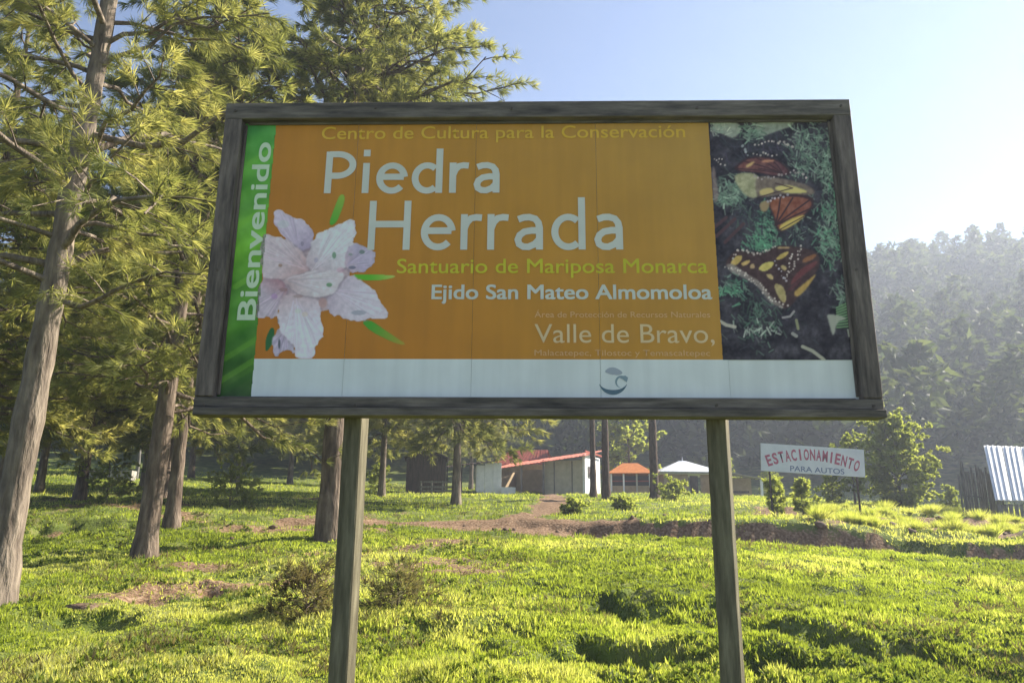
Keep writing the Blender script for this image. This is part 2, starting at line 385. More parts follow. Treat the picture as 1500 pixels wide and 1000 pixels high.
# taller weeds and tussocks
def blades(C, D, L_, Wd, K, a, b, g, r, lean_up=0.0):
    """C tuft centres, D directions -> triangles"""
    n = len(C); Cn = np.repeat(C, K, 0); Dn = np.repeat(D, K, 0)
    rd = norm(r.randn(n*K, 3)); d = norm(Dn*a+rd*b+np.array([0, 0, -g]))
    Ls = np.repeat(np.broadcast_to(L_, (n,)), K)*(.6+.6*r.rand(n*K))
    Ws = np.repeat(np.broadcast_to(Wd, (n,)), K)
    side = norm(np.cross(d, norm(r.randn(n*K, 3))))
    tip = Cn+d*Ls[:, None]; mid = Cn+d*Ls[:, None]*.45
    b0 = mid-side*Ws[:, None]; b1 = mid+side*Ws[:, None]
    return Cn, b0, tip, b1
def tuftmesh(name, C, D, L_, Wd, K, a, b, g, seed, mat, parent=None, tone=None, quad=True):
    r = np.random.RandomState(seed)
    c, b0, tip, b1 = blades(C, D, L_, Wd, K, a, b, g, r)
    n = len(c)
    if tone is None: tone = np.clip(.45+r.randn(len(C))*.2, 0, 1)
    tn = np.clip(np.repeat(tone, K)+r.randn(n)*.08, 0, 1)
    if quad:
        V = np.stack([c, b0, tip, b1], 1).reshape(-1, 3); F = np.arange(4*n).reshape(-1, 4)
    else:
        V = np.stack([c+(b0-b1)*.4, c-(b0-b1)*.4, tip], 1).reshape(-1, 3); F = np.arange(3*n).reshape(-1, 3)
    return mk(name, V, [F], mat, parent, attr={'tone': ('FACE', tn)})

M['weed'] = leaf_mat('weed', (.05, .08, .022), (.12, .165, .04), (.24, .27, .08), trans=.45, tmul=(1.6, 1.6, .6))
def weeds(name, n, y0, y1, seed, mat, size, label, thr=.5, K=7, wratio=.22):
    r = np.random.RandomState(seed); Y = y0*(y1/y0)**r.rand(n); X = (r.rand(n)*2-1)*.8*Y
    k = (fbm(X*.8, Y*.8, 3, seed) > thr+r.rand(n)*.12-.06) & (soil(X, Y) < .6); X, Y = X[k], Y[k]; n = len(X)
    C = np.stack([X, Y, gz(X, Y)], -1); s = size*(.5+r.rand(n))*(Y/y0)**.2
    D = norm(np.stack([r.randn(n)*.3, r.randn(n)*.3, np.ones(n)], -1))
    o = tuftmesh(name, C, D, s, s*wratio, K, 1.0, .75, 0, seed, M[mat], None, np.clip(.5+r.randn(n)*.2, 0, 1)); tag(o, label, 'weeds', None, 'stuff')
weeds('meadow_weeds', 26000, 6.3, 26, 201, 'weed', .07, 'dark leafy weeds in ragged clumps among the short grass', .53, 9, .16)
weeds('dry_weeds', 12000, 6.5, 34, 202, 'dry_brush', .11, 'straw coloured dry weed stalks scattered among the grass', .52, 6, .05)

# ------------------------------------------------------------------ trees
class Tubes:
    def __init__(s): s.V = []; s.F = []; s.n = 0
    def add(s, pts, rads, k=6):
        pts = np.asarray(pts, float); n = len(pts); rads = np.asarray(rads, float)
        T = np.gradient(pts, axis=0); T = norm(T)
        up = np.array([0, 0, 1.]) if abs(T[0, 2]) < .8 else np.array([1., 0, 0])
        X = norm(np.cross(T, up)); Y = np.cross(T, X)
        a = np.arange(k)*2*math.pi/k
        ring = pts[:, None]+rads[:, None, None]*(X[:, None]*np.cos(a)[None, :, None]+Y[:, None]*np.sin(a)[None, :, None])
        V = ring.reshape(-1, 3); i, j = np.meshgrid(np.arange(n-1), np.arange(k), indexing='ij'); j2 = (j+1) % k
        F = np.stack([i*k+j, i*k+j2, (i+1)*k+j2, (i+1)*k+j], -1).reshape(-1, 4)+s.n
        s.V.append(V); s.F.append(F); s.n += len(V)
def tree(name, loc, H, r0, R, cs=.3, nb=60, sub=6, tpt=4, K=14, nL=.28, nW=.012, lean=(0, 0), seed=0, label=None, cat='tree', group=None,
         bark='bark', leaf='needle', droop=.25, gee=.55, shape='pine', fork=None, rot=0, sides=12, elev=(10, 35), top_r=.12, gaps=.0, spread=.62):
    r = np.random.RandomState(seed)
    root = empty(name, loc, rot, label, cat, group)
    tb = Tubes(); nseg = 14
    t = np.linspace(0, 1, nseg)
    wob = np.cumsum(r.randn(nseg, 2)*.010*H/nseg*3, 0); wob -= wob[0]
    tp = np.stack([lean[0]*H*t+wob[:, 0]*t, lean[1]*H*t+wob[:, 1]*t, -.35+(H+.35)*t], -1)
    tr_ = r0*(1-t)**.75*(1-.0)+r0*.03; tr_[0] *= 1.25
    # finer trunk with bark lumps
    tt = np.linspace(0, 1, 60); tpf = np.stack([np.interp(tt, t, tp[:, q]) for q in range(3)], -1)
    trf = np.interp(tt, t, tr_)*(1+.05*r.randn(60)*(tt < .9)); trf[:3] *= [1.35, 1.15, 1.04]
    tb.add(tpf, trf, sides)
    Cs = []; Ds = []; Tn = []
    golden = 2.39996
    for i in range(nb):
        u = (i+r.rand())/nb; h = cs+(1-cs)*u*.985
        c = np.array([np.interp(h, t, tp[:, q]) for q in range(3)])
        if shape == 'pine': pr = (1-u)**.65*(.55+.45*min(1, u*4+.35))+top_r*(1-u)
        elif shape == 'round': pr = math.sqrt(max(0.03, 1-(2*u-1)**2*.92))
        elif shape == 'bulge': pr = (math.sin(math.pi*(u*.86+.14))**.7)*.9+.1
        else: pr = 1-u*.85
        if r.rand() < gaps: continue
        Lb = R*pr*(.62+.5*r.rand()); az = i*golden+r.randn()*.4
        el = rad(elev[0]+(elev[1]-elev[0])*u+r.randn()*8)
        d = np.array([math.cos(az)*math.cos(el), math.sin(az)*math.cos(el), math.sin(el)])
        ns = 7; s = np.linspace(0, 1, ns)
        side = np.array([-d[1], d[0], 0])*r.randn()*.10*Lb
        wb = np.cumsum(r.randn(ns, 3)*.045*Lb, 0); wb -= wb[0]; pts = c+d*(Lb*s)[:, None]+side*(s**2)[:, None]+wb; pts[:, 2] += Lb*(-droop*s**2+droop*.45*s**4)
        br = max(.010, min(r0*.36*(1-h)**.4, Lb*.014+.006)); tb.add(pts, br*(1-.8*s), 5)
        btone = .5+r.randn()*.14
        nsb = max(3, int(sub*(.5+pr*.7)))
        for k in range(nsb):
            f = .16+.84*(k+r.rand())/nsb
            p = np.array([np.interp(f, s, pts[:, q]) for q in range(3)])
            sg = 1 if k % 2 else -1; a2 = sg*rad(35+25*r.rand())*(1 if f < .93 else .2)
            d2 = np.array([d[0]*math.cos(a2)-d[1]*math.sin(a2), d[0]*math.sin(a2)+d[1]*math.cos(a2), (r.rand()-.35)*.9]); d2 /= np.linalg.norm(d2)
            L2 = Lb*(.18+.26*r.rand())*(1.2-f*.5)
            q = np.linspace(0, 1, 4)[:, None]; sp = p+d2*L2*q; sp[:, 2] += -L2*.22*(q[:, 0]**2)
            tb.add(sp, max(.005, br*.28)*(1-.7*q[:, 0]), 3)
            nt_ = tpt
            fr = .25+.75*(np.arange(nt_)+r.rand(nt_))/nt_
            cc = p+d2*(L2*fr)[:, None]+r.randn(nt_, 3)*.07*max(L2, .6); cc[:, 2] -= L2*.22*fr**2
            Cs.append(cc); Ds.append(np.tile(norm(d2+np.array([0, 0, .25])), (nt_, 1))+r.randn(nt_, 3)*.25); Tn.append(np.full(nt_, btone)+r.randn(nt_)*.13)
    V = np.vstack(tb.V); F = np.vstack(tb.F)
    mk('trunk', V, [F], M[bark], root, smooth=True)
    C = np.vstack(Cs); D = norm(np.vstack(Ds)); T = np.clip(np.concatenate(Tn), 0, 1)
    tuftmesh('crown', C, D, nL, nW, K, 1.0, spread, gee, seed+7, M[leaf], root, T)
    root['_n'] = len(C)
    del root['_n']
    return root
def copy_tree(o, loc, rz=0, sc=1.0, label=None, group=None):
    c = o.copy(); COL.objects.link(c); c.location = [float(v) for v in loc]; c.rotation_euler = (0, 0, rz); c.scale = (sc, sc, sc)
    if label: c['label'] = label
    if group: c['group'] = group
    for ch in o.children:
        d = ch.copy(); COL.objects.link(d); d.parent = c
    return c
def at_pix(px, Y, py=700):
    x = (px-750)/FPX*Y
    d = ray(px, py); t = Y/d[1]; x = d[0]*t
    return (float(x), float(Y), float(gz(x, Y)))

tA = tree('pine_tree', at_pix(-12, 11.6, 885), 17.5, .235, 4.4, cs=.27, nb=80, sub=8, tpt=7, K=30, nL=.27, nW=.0055, lean=(.034, .0), seed=3, bark='bark_pale',
          label='nearest tall pine, pale grey bark, at the left edge of the photo', gaps=.12, droop=.2, elev=(12, 52))
tB = tree('pine_tree', at_pix(210, 17.0, 815), 17.0, .225, 4.2, cs=.20, nb=95, sub=7, tpt=7, K=24, nL=.3, nW=.0075, lean=(.02, 0), seed=5,
          label='dark trunked pine left of the billboard, its foot in yellowish grass', droop=.3)
tB2 = tree('pine_tree', at_pix(250, 22.5, 780), 16.0, .20, 3.6, cs=.2, nb=80, sub=7, tpt=6, K=20, nL=.32, nW=.010, lean=(.0, 0), seed=8,
           label='slimmer pine just behind and right of the dark trunked pine', droop=.3)
tC = tree('pine_tree', at_pix(480, 20.5, 790), 22.5, .29, 4.9, cs=.42, nb=150, sub=8, tpt=8, K=22, nL=.33, nW=.0095, lean=(-.008, 0), seed=13,
          label='tall pine behind the left billboard post, its crown showing above the billboard', droop=.25)
tX = tree('pine_tree', at_pix(-2, 27, 700), 15, .13, 3.4, cs=.22, nb=80, sub=7, tpt=6, K=16, nL=.34, nW=.011, lean=(.05, 0), seed=21, bark='bark_pale',
          label='slender pale stemmed leaning pine behind the pine at the left edge', leaf='needle')
tD = tree('pine_tree', at_pix(668, 36, 735), 17, .20, 4.4, cs=.23, nb=120, sub=8, tpt=7, K=16, nL=.42, nW=.018, seed=31, elev=(-5, 35), bark='bark_pale',
          label='pine with low yellow green boughs between the brown hut and the red roofed house', droop=.3)
tE = tree('pine_tree', at_pix(869, 46, 720), 16, .19, 2.0, cs=.68, nb=26, sub=5, tpt=3, K=12, nL=.45, nW=.03, seed=41, bark='bark_dark',
          label='thinner left one of the two dark trunks beside the red roofed house')
tF = tree('pine_tree', at_pix(888, 41, 730), 16, .22, 2.1, cs=.68, nb=26, sub=5, tpt=3, K=12, nL=.45, nW=.028, seed=42, bark='bark_dark',
          label='thicker right one of the two dark trunks beside the red roofed house')
tG = tree('pine_tree', at_pix(959, 43, 722), 16, .25, 2.1, cs=.68, nb=26, sub=5, tpt=3, K=12, nL=.45, nW=.028, seed=43, bark='bark_dark',
          label='dark trunked pine between the orange roofed hut and the white roofed pavilion')

# more pines, copied: (prototype, px, Y, rot, scale, label)
more = [
 (tB, 120, 31, 1.0, .95, 'bushy pine on the shaded bank between the two leftmost trunks'),
 (tD, 212, 36, 2.2, .9, 'low boughed pine directly behind the dark trunked pine'),
 (tD, 60, 33, 4.0, .85, 'low boughed pine behind the nearest pale trunk, left of the stone trough'),
 (tD, -30, 24, 5.5, .8, 'low boughed pine cut by the left edge of the photo'),
 (tB, 30, 42, 4.6, 1.0, 'bushy pine far left, beyond the stone trough'),
 (tD, 262, 30, .4, .85, 'low boughed pine hidden partly by the slimmer pine'),
 (tD, 350, 54, 5.1, 1.0, 'low boughed pine under the lower left corner of the billboard'),
 (tD, 425, 58, .7, 1.0, 'low boughed pine over the bright strip of grass, left of the left post'),
 (tD, 560, 42, 3.1, .92, 'low boughed pine just right of the left post, left of the brown hut'),
 (tB, -80, 20, 2.0, 1.0, 'bushy pine just outside the left edge of the photo'),
 (tC, 240, 33, 2.6, 1.0, 'tall pine whose crown shows over the upper left corner of the billboard'),
 (tC, 516, 33, 1.2, 1.02, 'tall pine directly behind the left billboard post'),
 (tB, 60, 50, .3, 1.0, 'distant bushy pine at the dark wood edge on the far left'),
 (tB, 280, 58, 3.3, 1.05, 'distant bushy pine at the wood edge right of the slimmer pine'),
 (tD, 480, 66, 1.9, 1.1, 'distant low boughed pine in the shade left of the left post'),
 (tD, 620, 62, 4.4, 1.05, 'distant low boughed pine behind the brown hut'),
 (tD, 690, 70, 2.4, 1.0, 'distant low boughed pine behind the shaded white shed'),
]
for (pr, px, Y, rz, sc, lb) in more:
    copy_tree(pr, at_pix(px, Y), rz, sc, lb)

# broadleaf trees and bushes
tR = tree('round_tree', at_pix(922, 66, 700), 7.6, .15, 2.9, cs=.1, nb=46, sub=6, tpt=5, K=10, nL=.35, nW=.09, seed=51, shape='round', leaf='leaf_bush',
          label='round green leafy tree behind the orange roofed hut', elev=(0, 60), droop=.1, gee=.1)
bH = tree('leafy_tree', at_pix(1318, 38, 725), 3.9, .10, 1.9, cs=.03, nb=85, sub=7, tpt=8, K=12, nL=.17, nW=.04, seed=52, shape='round', leaf='leaf_bush',
          label='bushy pale green tree right of the parking sign', elev=(0, 65), droop=.05, gee=.05, sides=8)
bH2 = tree('leafy_tree', at_pix(1252, 37, 725), 3.1, .06, 1.0, cs=.25, nb=26, sub=5, tpt=5, K=11, nL=.15, nW=.03, seed=53, shape='round', leaf='leaf_bush',
           label='small thin tree directly behind the right end of the parking sign', elev=(10, 65), droop=.05, gee=.05, sides=6)
def bush(px, Y, H, R, seed, label, leaf='leaf_bush', sc=1.0, nL=.16, nW=.025, nb=26, cs=.02, shape='round'):
    return tree('bush', at_pix(px, Y), H, .03, R, cs=cs, nb=nb, sub=4, tpt=5, K=10, nL=nL, nW=nW, seed=seed, shape=shape, leaf=leaf, cat='bush', label=label,
                elev=(5, 70), droop=.1, gee=.0, sides=5)
bush(1388, 40, 1.1, .5, 61, 'small round bush right of the bushy tree, before the picket fence')
bush(1135, 28.6, 1.35, .42, 62, 'bright green bush under the left end of the parking sign', nb=18, cs=.3)
bush(1172, 28.4, 1.2, .42, 63, 'low green bush under the middle of the parking sign', nb=16, cs=.3)
bush(1218, 38, 1.4, .7, 64, 'thin shrub behind the bank under the right end of the parking sign')
bush(985, 40, .55, 1.1, 65, 'yellowish shrub in front of the white roofed pavilion')
bush(912, 33, .28, .55, 66, 'low shrub at the foot of the two dark trunks', leaf='leaf_bush')
bush(838, 30, .26, .5, 67, 'rounded shrub on the bank at the right edge of the earth track')
bush(555, 44, 1.4, .9, 68, 'olive bush right of the left billboard post, beyond the track', leaf='leaf_bush')
bush(590, 11.2, .50, .75, 69, 'dry brown shrub right behind the left billboard post', leaf='dry_brush', nL=.14, nW=.006, nb=26)
bush(462, 11.0, .45, .65, 70, 'dry brown shrub left of the left billboard post', leaf='dry_brush', nL=.14, nW=.006, nb=26)
bush(160, 31, 1.2, 1.6, 71, 'grey green shrub on the left bank between the pines')
bush(340, 30, 1.1, 1.4, 72, 'grey green shrub on the bank below the left end of the billboard')
bush(1068, 62, 2.6, 1.0, 73, 'small dark shrub beside the white roofed pavilion')
bush(1128, 60, 2.2, 1.0, 74, 'pale shrub in front of the dark slope left of the parking sign')

# tussocks
r = np.random.RandomState(77)
tp = []
for i in range(95):
    px = r.uniform(1195, 1560); Y = r.uniform(22.8, 33); x, y, z = at_pix(px, Y, 760); tp.append((x, y, z, r.uniform(.22, .5)))
proto = None
for i, (x, y, z, h) in enumerate(tp):
    if proto is None:
        n = 70; a = r.rand(n)*6.283; q = r.rand(n)**.5*.22
        C = np.stack([np.cos(a)*q, np.sin(a)*q, np.full(n, -.03)], -1); D = norm(np.stack([np.cos(a)*q*2.2, np.sin(a)*q*2.2, np.ones(n)], -1))
        proto = tuftmesh('grass_tussock', C, D, .9, .012, 6, 1.0, .3, .05, 5, M['grass'], None, np.clip(.75+r.randn(n)*.2, 0, 1))
        o = proto
    else: o = proto.copy(); COL.objects.link(o)
    o.location = (x, y, z); s = h; o.scale = (s*1.5, s*1.5, s); o.rotation_euler = (0, 0, r.rand()*6)
    pq = x/y*FPX*math.cos(PITCH)+750; w_ = 'below the parking sign' if pq < 1290 else ('below the small round bush' if pq < 1400 else ('below the picket fence' if pq < 1455 else 'below the white sheet roof'))
    tag(o, 'pale grass tussock on the bank '+w_+(', beside the track' if y < 26.5 else ', higher up'), 'grass tussock', 'grass tussocks %s %s' % (w_, 'low' if y < 26.5 else 'high'))
# clods of earth / stones along the track
r = np.random.RandomState(78); ico = []
def rock_mesh(seed):
    rr_ = np.random.RandomState(seed); t = (1+5**.5)/2
    v = np.array([(-1, t, 0), (1, t, 0), (-1, -t, 0), (1, -t, 0), (0, -1, t), (0, 1, t), (0, -1, -t), (0, 1, -t), (t, 0, -1), (t, 0, 1), (-t, 0, -1), (-t, 0, 1)])/1.9
    f = [(0, 11, 5), (0, 5, 1), (0, 1, 7), (0, 7, 10), (0, 10, 11), (1, 5, 9), (5, 11, 4), (11, 10, 2), (10, 7, 6), (7, 1, 8), (3, 9, 4), (3, 4, 2), (3, 2, 6), (3, 6, 8), (3, 8, 9), (4, 9, 5), (2, 4, 11), (6, 2, 10), (8, 6, 7), (9, 8, 1)]
    V = list(map(np.array, v)); cache = {}; F = []
    def mid(a, b):
        k = (min(a, b), max(a, b))
        if k not in cache: p = (V[a]+V[b])/2; V.append(p/np.linalg.norm(p)); cache[k] = len(V)-1
        return cache[k]
    for a, b, c in f:
        x, y, z = mid(a, b), mid(b, c), mid(c, a); F += [(a, x, z), (b, y, x), (c, z, y), (x, y, z)]
    V = np.array(V)*(1+rr_.randn(len(V), 1)*.13); return V, F
M['earth'] = noise_mat('earth', [(.3, (.07, .045, .03)), (.7, (.24, .16, .11))], scale=9, bump=.6, dist=.03)
rockp = [rock_mesh(s) for s in (1, 2, 3)]; rocko = []
for i in range(34):
    if i < 22: px, Y = r.uniform(1180, 1530), r.uniform(22.3, 30)
    elif i < 30: px, Y = r.uniform(560, 1000), r.uniform(23.5, 27)
    else: px, Y = r.uniform(300, 420), r.uniform(20, 30)
    x, y, z = at_pix(px, Y, 770); s = r.uniform(.06, .15)
    if i < 3:
        o = mk('earth_clod', rockp[i][0], [np.array(rockp[i][1])], M['earth'], smooth=True); rocko.append(o)
    else: o = rocko[i % 3].copy(); COL.objects.link(o)
    o.location = (x, y, z+s*.15); o.scale = (s*1.3, s, s*.7); o.rotation_euler = (r.rand(), r.rand(), r.rand()*6)
    w_ = 'on the eroded bank at the right' if i < 22 else ('on the reddish track left of the right post' if i < 30 else 'on worn ground among the left pines')
    tag(o, 'rounded brown lump of earth '+w_, 'clod', 'clods of earth '+w_)

# brown mound of earth on the left lawn
mx_, my_, mz_ = at_pix(133, 11.4, 890)
V_, F_ = rock_mesh(9)
o = mk('earth_mound', V_*np.array([.34, .24, .09]), [np.array(F_)], M['earth'], smooth=True); o.location = (mx_, my_, mz_-.01)
tag(o, 'small brown mound of bare earth on the lawn in front of the left pines', 'mound')

# ------------------------------------------------------------------ wooded hills
farA = tree('far_tree', (0, 300, -50), 13, .2, 3.0, cs=.28, nb=34, sub=4, tpt=3, K=7, nL=.8, nW=.16, seed=81, shape='bulge', leaf='needle_far', sides=5, elev=(0, 45),
            label='pine standing on the hazy hillside', group='pines on the hillside')
farB = tree('far_tree', (0, 300, -50), 11, .2, 3.3, cs=.22, nb=34, sub=4, tpt=3, K=7, nL=.8, nW=.16, seed=82, shape='round', leaf='needle_far', sides=5, elev=(0, 50))
farC = tree('far_tree', (0, 300, -50), 15, .2, 2.7, cs=.35, nb=32, sub=4, tpt=3, K=7, nL=.8, nW=.15, seed=83, shape='pine', leaf='needle_far', sides=5, elev=(0, 40))
r = np.random.RandomState(90)
cand = []
# jittered grid over the slopes
for Y in np.arange(78, 232, 5.6):
    for x in np.arange(-150, 190, 5.4):
        X = x+r.uniform(-2.2, 2.2); YY = Y+r.uniform(-2.2, 2.2)
        px = X/YY*FPX+750
        if px < -60 or px > 1620: continue
        if YY < 95 and 640 < px < 1250 and YY < 84: continue
        cand.append((px, X, YY))
# those seen best: right of the billboard; others as one mass
right = [c for c in cand if c[0] > 1235]; rest = [c for c in cand if c[0] <= 1235]
r.shuffle(right)
protos = [farA, farB, farC]; used = set()
zones = [(1235, 1330, 'beside the billboard frame'), (1330, 1430, 'above the bushy leafy tree'), (1430, 1700, 'above the white sheet roof')]
sky_ = [c for c in right if c[2] > 188 or 116 < c[2] < 150][:120]; oth_ = [c for c in right if not (c[2] > 188 or 116 < c[2] < 150)]
for k, (px, X, YY) in enumerate(sky_):
    pi = k % 3; pr = protos[pi]; z = float(gz(X, YY)); sc = r.uniform(.75, 1.2); rz = r.rand()*6.28
    row = 'skyline' if YY > 170 else 'slope'
    zn = [q[2] for q in zones if px < q[1]][0]; lb = 'hazy pine on the %s of the wooded hill %s' % (row, zn); gp = '%s pines %s' % (row, zn)
    if pi not in used:
        used.add(pi); o = pr; o.location = (X, YY, z-.5); o.rotation_euler = (0, 0, rz); o.scale = (sc,)*3; o['label'] = lb; o['group'] = gp
    else: o = copy_tree(pr, (X, YY, z-.5), rz, sc, lb, gp)
rest += oth_+[c for c in right if (c[2] > 188 or 116 < c[2] < 150)][120:]
# the rest of the wood: one mass built from the same trees' points
def crown_arrays(root):
    c = [ch for ch in root.children if ch.name.startswith('crown')][0]; me = c.data
    v = np.empty(len(me.vertices)*3, np.float32); me.vertices.foreach_get('co', v); v = v.reshape(-1, 4, 3)
    t = np.empty(len(me.polygons), np.float32); me.attributes['tone'].data.foreach_get('value', t); return v, t
arr = [crown_arrays(p) for p in protos]; VV = []; TT = []
for (px, X, YY) in rest:
    v, t = arr[r.randint(3)]; k = r.rand(len(v)) < (.05 if px < 1235 else .13); v = v[k]; t = t[k]
    a = r.rand()*6.28; sc = r.uniform(.8, 1.25); c_, s_ = math.cos(a)*sc, math.sin(a)*sc
    cen = v.mean(1, keepdims=True); v = cen+(v-cen)*(2.9 if px < 1235 else 2.0)
    w = np.stack([v[..., 0]*c_-v[..., 1]*s_+X, v[..., 0]*s_+v[..., 1]*c_+YY, v[..., 2]*sc+float(gz(X, YY))-.5], -1); VV.append(w); TT.append(t)
VV = np.concatenate(VV).reshape(-1, 3); TT = np.concatenate(TT)
o = mk('distant_wood', VV, [np.arange(len(VV)).reshape(-1, 4)], M['needle_far'], attr={'tone': ('FACE', TT)})
tag(o, 'dark pine wood covering the hills behind the houses', 'wood', None, 'stuff')

# ------------------------------------------------------------------ billboard
BC = np.array([0.1772, 5.7657, 2.1882+EYE]); BYAW = -0.0266; BW, BH = 2.45, 1.1773
ax = np.array([math.cos(BYAW), math.sin(BYAW), 0]); an = np.array([math.sin(BYAW), -math.cos(BYAW), 0])   # an faces the viewer
def uv(px, py):
    d = ray(px, py); o = np.array([0, 0, EYE]); t = np.dot(BC-o, an)/np.dot(d, an); p = o+d*t-BC
    return float(np.dot(p, ax)), float(p[2])
bill = empty('billboard', (BC[0], BC[1], float(gz(BC[0], BC[1]))), BYAW, 'large wooden framed billboard on two round posts, orange print with a lily and butterflies', 'billboard')
BZ = BC[2]-bill.location.z     # local height of the board's centre; local y<0 is towards the viewer
def weather(nt, tc, col):
    mp = N(nt, 'ShaderNodeMapping'); mp.inputs['Scale'].default_value = (9, 9, .7); L(nt, tc.outputs['Object'], mp.inputs['Vector'])
    n1 = N(nt, 'ShaderNodeTexNoise'); n1.inputs['Scale'].default_value = 1.0; n1.inputs['Detail'].default_value = 7; L(nt, mp.outputs[0], n1.inputs['Vector'])
    n2 = N(nt, 'ShaderNodeTexNoise'); n2.inputs['Scale'].default_value = 2.2; n2.inputs['Detail'].default_value = 8; L(nt, tc.outputs['Object'], n2.inputs['Vector'])
    ad = N(nt, 'ShaderNodeMath', operation='ADD'); L(nt, n1.outputs['Fac'], ad.inputs[0]); L(nt, n2.outputs['Fac'], ad.inputs[1])
    mr = N(nt, 'ShaderNodeMapRange'); mr.inputs['From Min'].default_value = .8; mr.inputs['From Max'].default_value = 1.25; mr.inputs['To Min'].default_value = .90; mr.inputs['To Max'].default_value = 1.04; L(nt, ad.outputs[0], mr.inputs['Value'])
    hs = N(nt, 'ShaderNodeHueSaturation'); L(nt, mr.outputs[0], hs.inputs['Value']); L(nt, col, hs.inputs['Color'])
    return hs.outputs[0]
def print_mat(name, c, rough=.42, spec=.35):
    return noise_mat(name, [(.3, tuple(x*.93 for x in c)), (.7, tuple(min(1, x*1.06) for x in c))], scale=2.5, rough=rough, bump=.03, bscale=30, spec=spec)

def grad_mat(name, stops, axis='X', lo=-2.4, hi=2.0, tilt=0.0, wob=.25, scale=1.2):
    m, nt, b = nodes(name); tc = N(nt, 'ShaderNodeTexCoord'); sx = N(nt, 'ShaderNodeSeparateXYZ'); L(nt, tc.outputs['Object'], sx.inputs[0])
    md = N(nt, 'ShaderNodeMath', operation='MULTIPLY_ADD'); L(nt, sx.outputs['Z'], md.inputs[0]); md.inputs[1].default_value = tilt; L(nt, sx.outputs['X'], md.inputs[2])
    nz = N(nt, 'ShaderNodeTexNoise'); nz.inputs['Scale'].default_value = scale; L(nt, tc.outputs['Object'], nz.inputs['Vector'])
    m2 = N(nt, 'ShaderNodeMath', operation='MULTIPLY_ADD'); L(nt, nz.outputs['Fac'], m2.inputs[0]); m2.inputs[1].default_value = wob*4; L(nt, md.outputs[0], m2.inputs[2])
    mr = N(nt, 'ShaderNodeMapRange'); mr.inputs['From Min'].default_value = lo; mr.inputs['From Max'].default_value = hi; L(nt, m2.outputs[0], mr.inputs['Value'])
    r = ramp(nt, stops); L(nt, mr.outputs[0], r.inputs[0]); L(nt, weather(nt, tc, r.outputs[0]), b.inputs['Base Color']); b.inputs['Roughness'].default_value = .45; b.inputs['Specular IOR Level'].default_value = .3
    return m
M['p_orange'] = grad_mat('printed_orange', [(0, (.60, .20, .014)), (.5, (.62, .28, .028)), (1, (.60, .33, .06))], lo=-2.4+BZ*.9, hi=3.0+BZ*.9, tilt=.9, wob=.15)
M['p_green'] = grad_mat('printed_green', [(0, (.015, .05, .008)), (.35, (.07, .19, .010)), (.6, (.20, .42, .025)), (1, (.11, .27, .04))], lo=BZ-2.9-.9, hi=BZ-1.2+.6, tilt=1.0, wob=.3, scale=2.2)
M['p_white'] = grad_mat('printed_white', [(0, (.76, .79, .80)), (1, (.80, .81, .80))])
M['p_dark'] = noise_mat('printed_photo_ground', [(.3, (.012, .010, .018)), (.5, (.03, .022, .035)), (.62, (.06, .05, .075)), (.75, (.035, .07, .045))], scale=4.5, rough=.45, bump=0)
M['p_letter'] = print_mat('printed_pale_grey', (.68, .67, .60))
M['p_letter2'] = print_mat('printed_sand', (.80, .58, .32))
M['p_small'] = print_mat('printed_small_text', (.75, .44, .20))
M['p_yellow'] = print_mat('printed_ochre_text', (.82, .50, .04))
M['p_lime'] = print_mat('printed_lime_text', (.66, .58, .02))
M['backing'] = flat('backing_board', (.03, .028, .025))

# sheets: cut columns (pixel measured joints) and print fields
uL, uR, vB, vT = -BW, BW, -BH, BH
ug = uv(386, 380)[0]; uw = uv(369, 555)[0]; uph = uv(1048, 350)[0]; vw = uv(750, 526)[1]
joints = [uL]+[uv(p, 560)[0] for p in (502, 690, 880, 1069)]+[uR]
mats = [M['p_green'], M['p_orange'], M['p_dark'], M['p_white']]
fieldx = [uL, ug, uph, uR]
for k in range(5):
    a, b = joints[k]+.0009, joints[k+1]-.0009
    if k == 0: a = uL
    if k == 4: b = uR
    Vv = []; Ff = []; mi = []
    def q(x0, x1, z0, z1, mat):
        n = len(Vv); Vv.extend([(x0, 0, z0), (x1, 0, z0), (x1, 0, z1), (x0, 0, z1)]); Ff.append((n, n+1, n+2, n+3)); mi.append(mat)
    for f in range(3):
        x0, x1 = max(a, fieldx[f]), min(b, fieldx[f+1])
        if x1 > x0: q(x0, x1, (vw if not (f == 0) else vB), vT, f)
    x0, x1 = max(a, ug), b
    q(x0, x1, vB, vw, 3)
    # the sheet's thickness: rims and back
    t = .012; n = len(Vv)
    Vv.extend([(a, 0, vB), (b, 0, vB), (b, 0, vT), (a, 0, vT), (a, t, vB), (b, t, vB), (b, t, vT), (a, t, vT)])
    for fc in [(0, 4, 5, 1), (1, 5, 6, 2), (2, 6, 7, 3), (3, 7, 4, 0), (4, 7, 6, 5)]: Ff.append(tuple(n+i for i in fc)); mi.append(3)
    Vv = [(x, y+[0, .0, .0015, -.001, .001][k], z+BZ) for x, y, z in Vv]
    mk('panel', Vv, [np.array(Ff)], mats, bill, mi=mi)
bk = MB(); bk.box((0, .035, BZ), (2*BW+.04, .02, 2*BH+.04))
for x in (-1.9, -.95, 0, .95, 1.9): bk.box((x, .075, BZ), (.09, .06, 2*BH))
bk.build('backing_board', M['backing'], bill)

